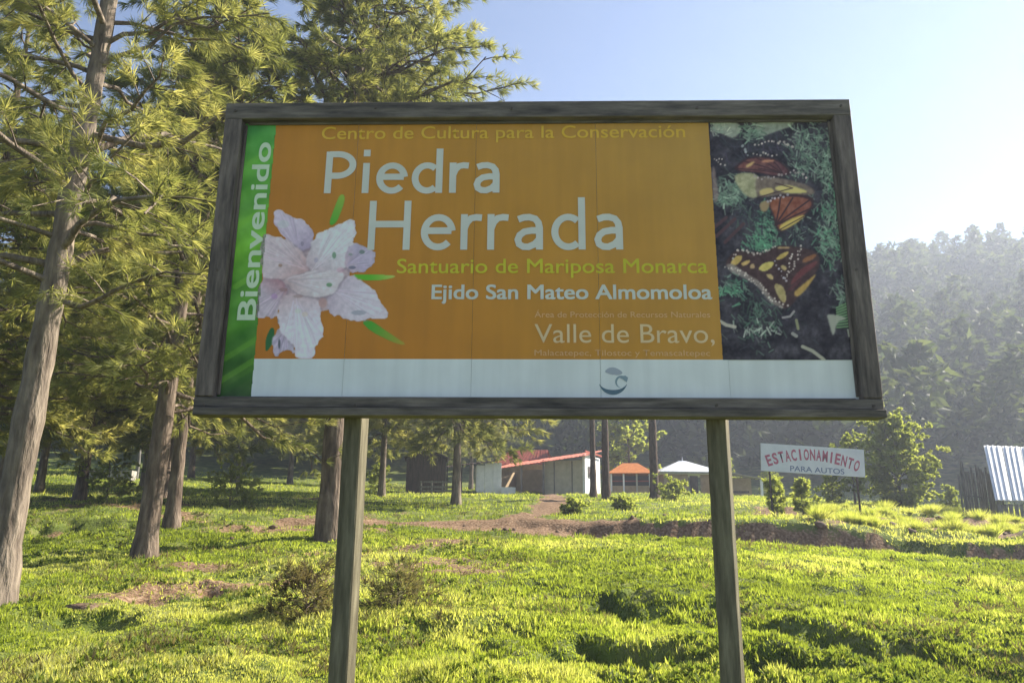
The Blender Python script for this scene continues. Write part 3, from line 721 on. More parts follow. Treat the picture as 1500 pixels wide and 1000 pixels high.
FB = .146
def beam(name, c, d, mat, bev=.006, jit=0): b = MB(); b.box(c, d, bev=bev); return b.build(name, mat, bill)
beam('frame_beam', (0, -.015, BZ+BH+FB/2), (2*BW+2*FB, .13, FB), M['wood_frame'])
beam('frame_beam', (-BW-FB/2, -.018, BZ-.0), (FB-.004, .13, 2*BH-.004), M['wood_frame_v'])
beam('frame_beam', (BW+FB/2, -.018, BZ-.0), (FB-.004, .13, 2*BH-.004), M['wood_frame_v'])
beam('frame_beam', (0, -.018, BZ-BH-.042), (2*BW+2*FB, .12, .08), M['wood_frame'])
beam('ledge_board', (.008, -.045, BZ-BH-.118), (2*BW+2*FB-.02, .15, .062), M['wood_frame'])
for s in (-1, 1): beam('inner_strip', (s*(BW-.012), -.010, BZ), (.024, .018, 2*BH-.05), M['wood_frame_v'], .003)
beam('inner_strip', (0, -.010, BZ+BH-.011), (2*BW-.06, .018, .022), M['wood_frame'], .003)
beam('inner_strip', (0, -.010, BZ-BH+.006), (2*BW-.06, .018, .012), M['wood_frame'], .003)
for s in (-1, 1): beam('edge_batten', (s*(BW+FB+.012), .02, BZ), (.022, .08, 2*BH+.2), M['wood_frame_v'], .003)
for (px, py) in [(553, 166), (1018, 166), (750, 167), (1226, 163), (350, 170), (1273, 597), (305, 596), (1046, 596), (524, 596), (1248, 400), (324, 400)]:
    u, v = uv(px, py); b = MB(); b.cyl((u, -.079, v+BZ), (u, -.089, v+BZ), .011, n=8); b.build('bolt', M['steel'], bill)
for (u, ph) in ((-1.385, 13), (1.4035, 25)):
    hh = BZ+BH+.5; mb = MB(); q = .0735; ch = .010; rr_ = np.random.RandomState(ph); nz_ = 26
    prof_ = [(-q+ch, -q), (q-ch, -q), (q, -q+ch), (q, q-ch), (q-ch, q), (-q+ch, q), (-q, q-ch), (-q, -q+ch)]; Vp = []; Fp = []
    for k in range(nz_):
        z_ = -.5+(hh-.08)*k/(nz_-1); w_ = 1+rr_.randn()*.008; dx_, dy_ = rr_.randn(2)*.0009
        for (x_, y_) in prof_: Vp.append((x_*w_+dx_, y_*w_+dy_, z_))
    for k in range(nz_-1):
        for j in range(8): Fp.append((k*8+j, k*8+(j+1) % 8, (k+1)*8+(j+1) % 8, (k+1)*8+j))
    t_ = (nz_-1)*8; mb.add(Vp, Fp+[tuple(range(t_, t_+8)), tuple(range(7, -1, -1))])
    po_ = mb.build('post', M['wood_post'], bill); po_.location = (u, .115, 0); po_.rotation_euler = (0, 0, -rad(ph))

# ---- lettering
def text_mesh(s, bold=0.0, res=5):
    cu = bpy.data.curves.new('t', 'FONT'); cu.body = s; cu.size = 1.0; cu.offset = bold; cu.resolution_u = res; cu.fill_mode = 'FRONT'
    o = bpy.data.objects.new('t', cu); COL.objects.link(o); bpy.context.view_layer.update()
    me = bpy.data.meshes.new_from_object(o.evaluated_get(bpy.context.evaluated_depsgraph_get()))
    bpy.data.objects.remove(o); bpy.data.curves.remove(cu); return me
def text_on(s, x0, x1, z0, cap, mat, parent, y=-.004, bold=0.0, th=.0015, name='lettering', vertical=False, label=None):
    """stretch the words to run x0..x1 with capital height cap above z0 (local x/z plane); bold thickens by shifted sheets"""
    me = text_mesh(s, 0.0); n = len(me.vertices); co = np.empty(n*3); me.vertices.foreach_get('co', co); co = co.reshape(-1, 3)
    sx = (x1-x0)/(co[:, 0].max()-co[:, 0].min()); sz = cap/.729
    me.calc_loop_triangles(); tri = np.empty(len(me.loop_triangles)*3, np.int32); me.loop_triangles.foreach_get('vertices', tri); tri = tri.reshape(-1, 3)
    X = x0+(co[:, 0]-co[:, 0].min())*sx; Z = co[:, 1]*sz
    b = bold*cap; offs = [(0, 0)] if bold <= 0 else [(-b, -b*.6), (b, -b*.6), (b, b*.6), (-b, b*.6), (0, 0)]
    Vv = []; Ff = []
    for k, (dx, dz) in enumerate(offs):
        yy = np.full(n, y-.00008*k)
        Vv.append(np.stack([z0-Z-dz, yy, X+dx], -1) if vertical else np.stack([X+dx, yy, z0+Z+dz], -1)); Ff.append(tri+n*k)
    o = mk(name, np.vstack(Vv), [np.vstack(Ff)], mat, parent); o['kind'] = 'stuff'
    bpy.data.meshes.remove(me)
    if label: o['label'] = label
    return o
def arc(cx, cy, rx, ry, a0, a1, n=16): return [(cx+rx*math.cos(rad(a0+(a1-a0)*i/n)), cy+ry*math.sin(rad(a0+(a1-a0)*i/n))) for i in range(n+1)]
GL = {
 'H': (.86, [[(.07, 0), (.07, 1)], [(.75, 0), (.75, 1)], [(.07, .52), (.75, .52)]]),
 'P': (.70, [[(.07, 0), (.07, 1)], [(.07, .935), (.26, .935)]+arc(.26, .675, .33, .26, 90, -90, 18)+[(.07, .415)]]),
 'i': (.14, [[(.07, 0), (.07, .72)], [(.07, .88), (.07, 1.04)]]),
 'e': (.62, [[(.60, .385), (.09, .385)], arc(.345, .355, .27, .30, 5, 318, 26)]),
 'd': (.66, [arc(.33, .355, .26, .30, 48, 312, 24), [(.59, 0), (.59, 1.06)]]),
 'r': (.40, [[(.07, 0), (.07, .72)], [(.07, .42), (.12, .55), (.20, .635), (.30, .655), (.41, .645)]]),
 'a': (.56, [[(.49, 0), (.49, .44), (.47, .54), (.41, .62), (.30, .655), (.19, .65), (.08, .61)], [(.49, .385), (.34, .385), (.20, .36), (.11, .29), (.075, .20), (.10, .11), (.18, .06), (.28, .055), (.40, .11), (.49, .21)]]),
}
def stroke(p, w):
    p = np.array(p, float); T = norm(np.gradient(p, axis=0)); Nn = np.stack([-T[:, 1], T[:, 0]], -1)
    k = len(p); V_ = np.vstack([p+Nn*w/2, p-Nn*w/2]); F_ = [(i, i+1, k+i+1, k+i) for i in range(k-1)]; return V_, F_
def big_word(word, x0, x1, yb, yt, mat, w=.148, gap=.155, label=None):
    xm = (x0+x1)/2; u0 = uv(x0, (yb+yt)/2)[0]; u1 = uv(x1, (yb+yt)/2)[0]; v0 = uv(xm, yb)[1]; v1 = uv(xm, yt)[1]
    tot = sum(GL[c][0] for c in word)+gap*(len(word)-1); sx = (u1-u0)/tot; sz = v1-v0; x = 0
    for ci, c in enumerate(word):
        Vv = []; Ff = []
        for k, st in enumerate(GL[c][1]):
            a, f = stroke(st, w); n = len(Vv); Vv += [(u0+(x+p[0])*sx, -.004-.0001*k, v0+BZ+p[1]*sz) for p in a]; Ff += [tuple(i+n for i in t) for t in f]
        o = mk('letter', Vv, [np.array(Ff)], mat, bill)
        if c in 'i': o['kind'] = 'stuff'
        x += GL[c][0]+gap*(.75 if c in 'rP' else 1)
def words(s, x0, x1, yb, yt, mat, bold=0.0, label=None):
    xm = (x0+x1)/2; u0 = uv(x0, (yb+yt)/2)[0]; u1 = uv(x1, (yb+yt)/2)[0]; v0 = uv(xm, yb)[1]; v1 = uv(xm, yt)[1]
    return text_on(s, u0, u1, v0+BZ, v1-v0, mat, bill, bold=bold, label=label)
words('Centro de Cultura para la Conservaci\u00f3n', 472, 1003, 203, 184, M['p_yellow'], .010, 'ochre line of words along the top edge')
big_word('Piedra', 477, 737, 283, 222, M['p_letter'])
big_word('Herrada', 540, 918, 366, 294, M['p_letter'], w=.135)
words('Santuario de Mariposa Monarca', 582, 1036, 400, 378, M['p_lime'], .012, 'lime coloured line of words')
words('Ejido San Mateo Almomoloa', 633, 1042, 438, 416, M['p_letter'], .030, 'pale bold line of words')
words('\u00c1rea de Protecci\u00f3n de Recursos Naturales', 783, 1040, 465, 456, M['p_small'], .0, 'tiny upper line of words')
words('Valle de Bravo,', 783, 1046, 502, 473, M['p_letter2'], 0, 'thin sand coloured words')
words('Malacatepec, Tilostoc y Temascaltepec', 783, 1040, 521, 512, M['p_small'], .0, 'tiny lower line of words')
# vertical word
vb = uv(352, 468)[1]; vt = uv(386, 210)[1]; ub = uv(387.5, 340)[0]-.012; ut = uv(358, 340)[0]
text_on('Bienvenido', vb+BZ, vt+BZ, ub, (ub-ut)*.97, print_mat('printed_pale_green', (.66, .78, .56)), bill, bold=.035, vertical=True, label='pale green word running up the green strip')

# ---- printed pictures as thin flat sheets on the panel
def poly_sheet(pxs, y):
    n = len(pxs); c = np.mean(np.array(pxs, float), 0); pts = [uv(*c)]+[uv(*p) for p in pxs]
    return [(u, y, v+BZ) for u, v in pts], [(0, 1+(i+1) % n, 1+i) for i in range(n)]
def sheets(name, polys, mat, y, label=None, parent=None):
    Vv = []; Ff = []
    for k, pl in enumerate(polys):
        a, f = poly_sheet(pl, y-.00004*k); n = len(Vv); Vv += a; Ff += [tuple(i+n for i in t) for t in f]
    o = mk(name, Vv, [np.array(Ff)], mat, parent or bill); tag(o, label)
    if len(polys) > 1: o['kind'] = 'stuff'
    return o
def smooth_poly(p, it=2):
    p = [np.array(q, float) for q in p]
    for _ in range(it):
        o = []
        for i in range(len(p)):
            a, b = p[i], p[(i+1) % len(p)]; o += [a*.75+b*.25, a*.25+b*.75]
        p = o
    return [tuple(q) for q in p]
# ---- printed pictures: the print's own colours, painted on fine grids that lie on the board
class Canvas:
    def __init__(s, x0, y0, x1, y1, st, base):
        s.x0, s.y0, s.st = x0, y0, st; s.w = int((x1-x0)/st)+1; s.h = int((y1-y0)/st)+1
        s.img = np.ones((s.h, s.w, 3))*np.array(base, float); s.al = np.zeros((s.h, s.w)); s.r = np.random.RandomState(3)
        s.X = x0+np.arange(s.w)[None, :]*st+np.zeros((s.h, 1)); s.Y = y0+np.arange(s.h)[:, None]*st+np.zeros((1, s.w))
    def win(s, pts, pad=3):
        p = np.array(pts, float); a = max(0, int((p[:, 0].min()-pad-s.x0)/s.st)); b = min(s.w, int((p[:, 0].max()+pad-s.x0)/s.st)+2)
        c = max(0, int((p[:, 1].min()-pad-s.y0)/s.st)); d = min(s.h, int((p[:, 1].max()+pad-s.y0)/s.st)+2); return slice(c, d), slice(a, b)
    def put(s, w, m, col, a, alpha=True):
        m = (m*a)[..., None]; s.img[w] = s.img[w]*(1-m)+np.asarray(col, float)*m
        if alpha: s.al[w] = np.maximum(s.al[w], m[..., 0])
    def pmask(s, pts, w, soft):
        X, Y = s.X[w], s.Y[w]; ins = np.zeros(X.shape, bool); n = len(pts)
        for i in range(n):
            (xa, ya), (xb, yb) = pts[i], pts[(i+1) % n]
            if ya == yb: continue
            ins ^= ((ya > Y) != (yb > Y)) & (X < (xb-xa)*(Y-ya)/(yb-ya)+xa)
        m = ins.astype(float)
        for _ in range(soft):
            q = np.pad(m, 1, 'edge'); m = (q[:-2, 1:-1]+q[2:, 1:-1]+q[1:-1, :-2]+q[1:-1, 2:]+2*m)/6
        return m
    def poly(s, pts, col, a=1., soft=2, sm=2, col2=None, frm=None, to=None, alpha=True, noise=0):
        p = smooth_poly(pts, sm) if sm else pts; w = s.win(p); m = s.pmask(p, w, soft)
        if m.size == 0: return
        c = np.array(col, float)
        if col2 is not None:
            f = np.array(frm, float); t = np.array(to, float); d = t-f
            k = np.clip(((s.X[w]-f[0])*d[0]+(s.Y[w]-f[1])*d[1])/np.dot(d, d), 0, 1)[..., None]; c = c*(1-k)+np.array(col2, float)*k
        if noise: c = c+(fbm(s.X[w]*.22, s.Y[w]*.22, 3, 5)-.45)[..., None]*noise
        s.put(w, m, c, a, alpha)
    def line(s, pts, wd, col, a=1., alpha=False):
        w = s.win(pts, wd+2); d = seg_dist(s.X[w], s.Y[w], pts)
        if d.size: s.put(w, np.clip((wd/2+.5-d), 0, 1), col, a, alpha)
    def dot(s, x, y, rx, col, a=1., ry=None):
        ry = ry or rx; w = s.win([(x-rx, y-ry), (x+rx, y+ry)]); e = np.hypot((s.X[w]-x)/rx, (s.Y[w]-y)/ry)
        if e.size: s.put(w, np.clip((1-e)*min(rx, ry)+.5, 0, 1), col, a, False)
    def sprays(s, cx, cy, n, sw, sh, ang, cols, ln=(5, 12), wd=(1.2, 2.6), a=.85):
        for _ in range(n):
            x, y = cx+s.r.randn()*sw, cy+s.r.randn()*sh; t = rad(ang+s.r.randn()*40); l = s.r.uniform(*ln)/2; c = np.array(cols[s.r.randint(len(cols))])*s.r.uniform(.75, 1.15)
            s.line([(x-math.cos(t)*l, y-math.sin(t)*l), (x+math.cos(t)*l, y+math.sin(t)*l)], s.r.uniform(*wd), c, a*s.r.uniform(.5, 1))
    def grid(s, name, y, gain, label, clip=None):
        c = np.clip(s.img/255, 0.005, 1); lin = np.where(c < .04045, c/12.92, ((c+.055)/1.055)**2.4)*np.array(gain); lin = np.clip(lin, .006, .88)
        o = np.array([0, 0, EYE]); D = Fv[None, None]+Rv[None, None]*((s.X-750)/FPX)[..., None]-Uv[None, None]*((s.Y-500)/FPX)[..., None]
        t = np.dot(BC-o, an)/(D@an); Pn = o+D*t[..., None]-BC; U_ = Pn@ax; V_ = Pn[..., 2]
        idx = np.arange(s.h*s.w).reshape(s.h, s.w); q = np.stack([idx[1:, :-1], idx[1:, 1:], idx[:-1, 1:], idx[:-1, :-1]], -1).reshape(-1, 4)
        cu = (U_[1:, :-1]+U_[:-1, 1:])/2; cv_ = (V_[1:, :-1]+V_[:-1, 1:])/2
        keep = clip(cu, cv_, (s.al[1:, :-1]+s.al[:-1, 1:])/2).ravel(); q = q[keep]
        used = np.unique(q); mp = -np.ones(s.h*s.w, int); mp[used] = np.arange(len(used))
        V3 = np.stack([U_.ravel(), np.full(U_.size, y), V_.ravel()+BZ], -1)[used]
        ob = mk(name, V3, [mp[q]], M['print_picture'], bill, smooth=False)
        at = ob.data.attributes.new('ink', 'FLOAT_COLOR', 'POINT'); cc = np.concatenate([lin.reshape(-1, 3)[used], np.ones((len(used), 1))], 1); at.data.foreach_set('color', cc.astype(np.float32).ravel())
        return tag(ob, label)
def pic_mat():
    m, nt, b = nodes('printed_picture'); a = N(nt, 'ShaderNodeAttribute'); a.attribute_name = 'ink'; L(nt, a.outputs['Color'], b.inputs['Base Color'])
    b.inputs['Roughness'].default_value = .45; b.inputs['Specular IOR Level'].default_value = .25; return m
M['print_picture'] = pic_mat()
GAIN = (1.85, 1.75, 1.55)
# lily
lil = Canvas(364, 280, 604, 526, 1.0, (150, 100, 40)); z = lambda *p: [(360+a/4.1667, 290+b/4.1667) for a, b in p]
lil.poly(z((500, 170), (540, 60), (562, 2), (580, -25), (602, -25), (608, 10), (590, 70), (550, 165)), (70, 140, 45), col2=(125, 150, 60), frm=z((520, 160))[0], to=z((600, -20))[0])
lil.poly(z((640, 468), (700, 462), (820, 465), (930, 472), (890, 495), (780, 510), (690, 500)), (80, 150, 40), col2=(165, 170, 95), frm=z((760, 480))[0], to=z((930, 480))[0])
lil.poly(z((700, 755), (760, 740), (830, 790), (920, 850), (985, 892), (950, 900), (850, 862), (760, 812)), (65, 135, 45), col2=(150, 130, 50), frm=z((760, 780))[0], to=z((980, 895))[0])
lil.poly(z((118, 870), (148, 790), (180, 790), (172, 880), (130, 940), (118, 930)), (40, 85, 50))
def lerp3(a, b, t): return (a[0]+(b[0]-a[0])*t, a[1]+(b[1]-a[1])*t)
PET = [(z((195, 62), (255, 105), (330, 122), (385, 165), (425, 220), (405, 300), (340, 335), (270, 285), (215, 215), (168, 150), (172, 90)), (178, 165, 190), (150, 135, 165), (330, 330), (200, 80)),
 (z((100, 215), (160, 225), (240, 240), (330, 300), (400, 400), (380, 455), (280, 475), (180, 505), (96, 490), (92, 350)), (180, 165, 180), (165, 135, 145), (380, 440), (110, 240)),
 (z((92, 490), (200, 490), (262, 540), (240, 610), (200, 650), (190, 745), (130, 725), (66, 742), (62, 640)), (168, 155, 175), (150, 115, 130), (250, 540), (80, 730)),
 (z((428, 220), (500, 190), (570, 160), (640, 122), (674, 150), (672, 230), (652, 270), (700, 300), (640, 400), (560, 462), (420, 472), (360, 400), (398, 290)), (185, 180, 195), (165, 148, 165), (400, 450), (650, 150)),
 (z((645, 268), (720, 288), (792, 318), (798, 370), (762, 430), (700, 462), (620, 448), (598, 380)), (160, 150, 178), (165, 145, 165), (600, 420), (790, 350)),
 (z((160, 930), (168, 850), (200, 785), (255, 830), (292, 890), (305, 955), (240, 925), (180, 972)), (160, 150, 175), (140, 125, 140), (250, 800), (180, 960)),
 (z((500, 590), (555, 530), (640, 468), (720, 508), (790, 568), (825, 640), (872, 690), (872, 738), (780, 736), (700, 752), (620, 748), (560, 716), (498, 702)), (182, 172, 192), (165, 150, 172), (520, 560), (850, 720)),
 (z((196, 690), (222, 600), (290, 580), (400, 600), (455, 640), (462, 750), (478, 830), (440, 890), (415, 985), (312, 985), (290, 900), (240, 850), (198, 780)), (188, 180, 200), (170, 150, 165), (300, 580), (370, 970)),
 (z((222, 482), (320, 470), (430, 438), (520, 448), (610, 455), (572, 540), (505, 606), (400, 608), (290, 578)), (182, 172, 186), (162, 140, 152), (240, 500), (580, 470))]
lil.poly(z((180, 260), (330, 240), (430, 260), (640, 300), (640, 470), (600, 660), (450, 700), (220, 700), (110, 640), (100, 480), (130, 330)), (158, 138, 152), 1, 2, 2, noise=50)
for k, (p, ca, cb, b0, t0) in enumerate(PET):
    lil.poly([(x+1.2, y+2.0) for x, y in p], (110, 95, 115), .55, 4, 2, alpha=False)
    f, t = z(b0)[0], z(t0)[0]
    q = smooth_poly(p, 1); q = [lerp3(q[i], q[(i+1) % len(q)], t) for i in range(len(q)) for t in (0, .5)]; lil.poly([(x+lil.r.randn()*1.1, y+lil.r.randn()*1.1) for x, y in q], cb, 1, 2, 0, ca, f, ((f[0]+t[0])/2, (f[1]+t[1])/2), noise=34)
    dx, dy = t[0]-f[0], t[1]-f[1]
    w_ = lil.win(p); keep_al = lil.al.copy(); before = lil.img.copy(); mk_ = np.zeros((lil.h, lil.w)); mk_[w_] = lil.pmask(p, w_, 2)
    for j in range(34):
        o1, o2 = lil.r.uniform(-.5, .5), lil.r.uniform(-.35, .35); s0, s1 = lil.r.uniform(0, .5), lil.r.uniform(.55, 1.)
        g_ = lil.r.choice([-32, -22, 18, 24]); c = np.array(ca)+g_+np.array([4, -4, 4])*lil.r.rand()
        lil.line([(f[0]+dx*s0-dy*o1*.8*s0, f[1]+dy*s0+dx*o1*.8*s0), (f[0]+dx*s1-dy*o1*.7, f[1]+dy*s1+dx*o1*.7)], lil.r.uniform(.6, 1.8), c, .33)
    lil.img = before*(1-mk_[..., None])+lil.img*mk_[..., None]; lil.al = keep_al
for (a, b, rx, ry, c, al_) in [(540, 350, 5, 8, (90, 120, 100), .8), (640, 345, 5, 3, (110, 120, 120), .7), (710, 330, 7, 5, (90, 105, 105), .8), (650, 425, 9, 4, (90, 90, 115), .8), (510, 530, 7, 5, (85, 120, 90), .8), (212, 412, 5, 4, (135, 105, 95), .7),
    (345, 280, 4, 6, (120, 110, 135), .7), (190, 212, 7, 2, (80, 75, 85), .8), (175, 600, 8, 7, (150, 115, 165), .6), (230, 560, 10, 5, (130, 100, 105), .7), (320, 600, 12, 4, (135, 110, 115), .6), (470, 640, 10, 12, (160, 120, 120), .5), (690, 700, 18, 6, (130, 130, 150), .7), (430, 380, 5, 6, (140, 130, 160), .5),
    (205, 890, 3, 12, (60, 65, 75), .8), (190, 750, 6, 6, (110, 110, 120), .6), (580, 440, 10, 6, (180, 140, 165), .5), (320, 690, 8, 6, (165, 175, 170), .5), (360, 710, 8, 6, (180, 165, 150), .4), (230, 160, 14, 10, (165, 175, 180), .4)]:
    lil.dot(*z((a, b))[0], rx*.6, c, al_, ry*.6)
lil.grid('lily_print', -.0022, GAIN, 'pinkish white lily with green leaf tips printed on the orange field', lambda u, v, a: (a > .5) & (v > vw))

# butterflies
bf = Canvas(1040, 174, 1258, 530, 1.0, (38, 32, 46)); z1 = lambda *p: [(1035+a/5.555, 175+b/5.555) for a, b in p]; z2 = lambda *p: [(1035+a/5.555, 350+b/5.555) for a, b in p]
n_ = fbm(bf.X*.07, bf.Y*.07, 4, 3)[..., None]; n2_ = fbm(bf.X*.3, bf.Y*.3, 3, 8)[..., None]
bf.img += (n_-.45)*70+(n2_-.45)*np.array([34, 34, 44])
GR = [(110, 140, 122), (85, 120, 100), (135, 158, 140), (70, 95, 85)]; GB = [(75, 150, 110), (90, 165, 125), (60, 115, 90)]; DK = [(48, 52, 66), (60, 50, 75), (35, 40, 50)]
bf.sprays(1110, 215, 160, 30, 16, 40, DK); bf.sprays(1150, 330, 200, 50, 90, 60, DK)
bf.poly(z1((50, 20), (260, 20), (290, 90), (220, 165), (130, 120), (60, 90)), (135, 142, 132), .9, 3, noise=60); bf.poly(z1((400, 10), (720, 10), (700, 60), (560, 100), (440, 150), (400, 90)), (130, 140, 128), .85, 3, noise=60)
bf.sprays(*z1((360, 110))[0], 70, 9, 8, 10, GR); bf.sprays(*z1((100, 60))[0], 50, 9, 6, 60, [(160, 165, 155), (120, 135, 125)])
bf.sprays(*z1((840, 260))[0], 330, 17, 24, 60, GR, (4, 10)); bf.sprays(*z1((980, 430))[0], 110, 9, 18, 60, GR); bf.sprays(*z1((1010, 800))[0], 260, 11, 30, 80, GR+GB[:1], (4, 11)); bf.sprays(*z1((230, 570))[0], 150, 14, 12, 40, GR); bf.sprays(*z1((180, 660))[0], 60, 12, 6, 10, GR)
bf.sprays(*z1((480, 880))[0], 130, 10, 16, 50, GB); bf.sprays(*z1((350, 780))[0], 90, 14, 12, 60, DK+GR[3:]); bf.sprays(*z1((760, 880))[0], 120, 22, 12, 60, GR+DK)
bf.sprays(*z2((220, 420))[0], 80, 12, 9, 30, GB+GR[:1]); bf.sprays(*z2((430, 640))[0], 130, 15, 22, 60, [(55, 90, 75), (75, 105, 88)]); bf.sprays(*z2((430, 755))[0], 34, 17, 5, 70, [(130, 145, 135), (150, 160, 150)])
bf.sprays(*z2((1110, 480))[0], 60, 7, 14, 30, GR); bf.sprays(*z2((470, 40))[0], 80, 14, 8, 50, GB); bf.sprays(*z2((1010, 40))[0], 110, 12, 14, 50, GB+GR)
# leafy frond lower right
for k in range(9): bf.line(z2((1150, 520+k*24), (1060, 560+k*20)), 3.2-.1*k, (95, 140, 90), .9); bf.line(z2((1150, 532+k*24), (1060, 570+k*20)), 1.2, (35, 50, 40), .8)
bf.poly(z2((970, 610), (1080, 620), (1150, 650), (1060, 670), (1040, 780), (1020, 780), (990, 660)), (150, 150, 140), .9, 2)
bf.poly(z1((40, 380), (70, 390), (80, 500), (100, 620), (80, 690), (50, 650)), (135, 105, 105), .7, 3)
VE = (52, 24, 34)
def vein_wing(p, fill, n, root, tips, vw_=1.6, fc2=None):
    bf.poly(p, VE, 1, 2); c = np.mean(p, 0); inner = [(c[0]+(x-c[0])*.9, c[1]+(y-c[1])*.86) for x, y in p]
    bf.poly(inner, fill, .95, 2, 2, fc2, p[0] if fc2 else None, p[len(p)//2] if fc2 else None, noise=50)
    for t in tips: bf.line([root, ((root[0]+t[0])/2+1, (root[1]+t[1])/2-1), t], vw_, VE, .9)
# upper rust wing
vein_wing(z1((200, 420), (290, 330), (380, 300), (540, 310), (640, 370), (700, 450), (560, 470), (400, 430)), (125, 62, 55), 0, z1((620, 440))[0], z1((230, 400), (300, 340), (400, 310), (520, 320), (420, 400)), fc2=(90, 45, 55))
bf.poly(z1((310, 380), (380, 340), (400, 350), (330, 400)), (190, 145, 80)); bf.poly(z1((440, 335), (540, 325), (560, 345), (450, 355)), (185, 110, 80))
# buff wing
bf.poly(z1((210, 450), (330, 430), (420, 450), (440, 560), (420, 640), (340, 640), (260, 560)), (150, 142, 105), .95, 3, noise=70)
bf.poly(z1((390, 460), (560, 470), (700, 500), (840, 540), (900, 610), (760, 620), (600, 610), (450, 640), (400, 620)), (110, 88, 80), .95, 3, noise=50)
bf.poly(z1((420, 575), (530, 550), (560, 600), (440, 630)), (188, 158, 88), .95, 2); bf.poly(z1((540, 560), (620, 530), (720, 545), (850, 595), (700, 605), (600, 590)), (196, 172, 88), .95, 2)
bf.line(z1((410, 640), (540, 600), (700, 560), (560, 520)), 1.6, VE, .8)
# second rust wing
vein_wing(z1((480, 660), (600, 600), (860, 620), (880, 700), (800, 780), (700, 860), (600, 930), (560, 880), (540, 780)), (150, 72, 42), 0, z1((560, 860))[0], z1((860, 640), (860, 720), (760, 800), (700, 640), (600, 640)), 2.4, (130, 58, 44))
bf.poly(z1((580, 870), (700, 800), (820, 770), (740, 840), (610, 915)), (196, 160, 60)); bf.line(z1((600, 895), (790, 790)), 1.4, VE, .9)
bf.poly(z1((420, 680), (520, 650), (500, 740), (450, 760)), (150, 115, 75), .95, 2)
# dark left wing
for q in [z1((80, 950), (230, 810)), z1((150, 1000), (300, 850)), z1((60, 880), (160, 800))]: bf.line(q, 5, (78, 42, 50), .8)
# big lower butterfly
big = z2((140, 200), (230, 90), (300, 100), (400, 110), (470, 120), (560, 50), (720, 60), (900, 100), (930, 200), (860, 330), (740, 480), (660, 580), (520, 520), (430, 380), (300, 290), (200, 250))
bf.poly(big, (60, 34, 38), 1, 2, 1, noise=30)
cells = [((190, 190), (250, 130), (300, 140), (260, 210), (205, 215)), ((270, 200), (350, 165), (360, 190), (300, 225)), ((350, 215), (385, 195), (395, 240), (355, 245)), ((415, 250), (450, 200), (550, 175), (540, 230), (470, 270)), ((560, 160), (620, 110), (680, 100), (640, 150), (575, 175)),
  ((480, 280), (540, 290), (545, 340), (500, 320)), ((540, 350), (640, 390), (650, 540), (580, 480)), ((600, 210), (650, 220), (650, 260), (610, 250)), ((560, 70), (640, 60), (700, 75), (600, 85))]
cc_ = [(190, 150, 65), (195, 150, 75), (170, 130, 85), (196, 170, 72), (188, 152, 62), (180, 150, 90), (165, 140, 82), (170, 140, 80), (160, 120, 75)]
for q, c in zip(cells, cc_): bf.poly(z2(*q), c, .95, 1, 2, noise=40)
for q, c in [(((700, 440), (760, 390), (880, 290), (900, 280), (820, 400), (740, 480)), (186, 138, 50)), (((690, 330), (780, 230), (900, 170), (900, 210), (780, 300), (680, 390)), (110, 42, 48)), (((770, 170), (850, 130), (900, 120), (880, 160), (790, 200)), (150, 84, 44)), (((650, 420), (720, 360), (800, 300), (700, 420)), (84, 34, 44))]:
    bf.poly(z2(*q), c, .9, 2, 2, noise=30)
def dots(path, n, r0, c=(188, 170, 168), jit=1.4):
    for i in range(n):
        t = i/(n-1)*(len(path)-1); k = min(int(t), len(path)-2); p = lerp2(path[k], path[k+1], t-k); bf.dot(p[0]+bf.r.randn()*jit, p[1]+bf.r.randn()*jit, r0*bf.r.uniform(.7, 1.3), np.array(c)*bf.r.uniform(.75, 1.1), .9)
def lerp2(a, b, t): return (a[0]+(b[0]-a[0])*t, a[1]+(b[1]-a[1])*t)
bf.poly(z2((150, 200), (210, 200), (320, 280), (430, 340), (520, 470), (650, 570), (600, 560), (500, 510), (430, 390), (290, 310), (190, 270)), (140, 125, 125), .75, 2, 1, noise=60)
dots(z2((160, 215), (300, 280), (430, 370), (520, 490), (640, 560)), 44, 1.3, jit=2.2); dots(z2((220, 150), (260, 90), (340, 100), (400, 130), (490, 110), (560, 60)), 20, 1.4); dots(z2((690, 120), (670, 220), (640, 330)), 12, 1.2); dots(z2((560, 190), (620, 300), (650, 350)), 10, 1.2, (160, 150, 170)); dots(z2((760, 60), (740, 160), (690, 270)), 12, 1.3)
dots(z1((400, 210), (540, 180), (620, 190), (700, 230)), 16, 1.5); dots(z1((380, 290), (470, 280), (560, 300)), 8, 1.4); dots(z1((300, 200), (320, 290)), 6, 1.6, (140, 145, 155)); dots(z1((400, 470), (540, 480), (720, 420), (820, 470)), 18, 1.6, (165, 145, 150)); dots(z1((500, 670), (560, 640), (660, 620)), 8, 1.6, (170, 155, 175)); dots(z1((130, 320), (60, 330), (140, 380)), 7, 1.2)
for q, w_, c in [(z2((110, 670), (160, 700), (230, 715)), 5, (165, 155, 145)), (z2((780, 875), (860, 910), (940, 970), (960, 990)), 5, (155, 150, 135)), (z2((620, 640), (680, 630), (710, 590)), 3.4, (140, 130, 138)), (z2((700, 770), (730, 790)), 5, (140, 135, 135)), (z2((730, 660), (745, 730)), 4, (130, 130, 90)), (z2((1150, 740), (1160, 790)), 3, (140, 140, 130))]: bf.line(q, w_, c, .9)
g_ = bf.img.mean(2, keepdims=True); bf.img = g_+(bf.img-g_)*.70+6
bf.grid('butterfly_print', -.0022, GAIN, 'printed photograph of orange and black butterflies among fir sprigs', lambda u, v, a: (u > uph) & (u < BW-.002) & (v > vw) & (v < BH-.002))

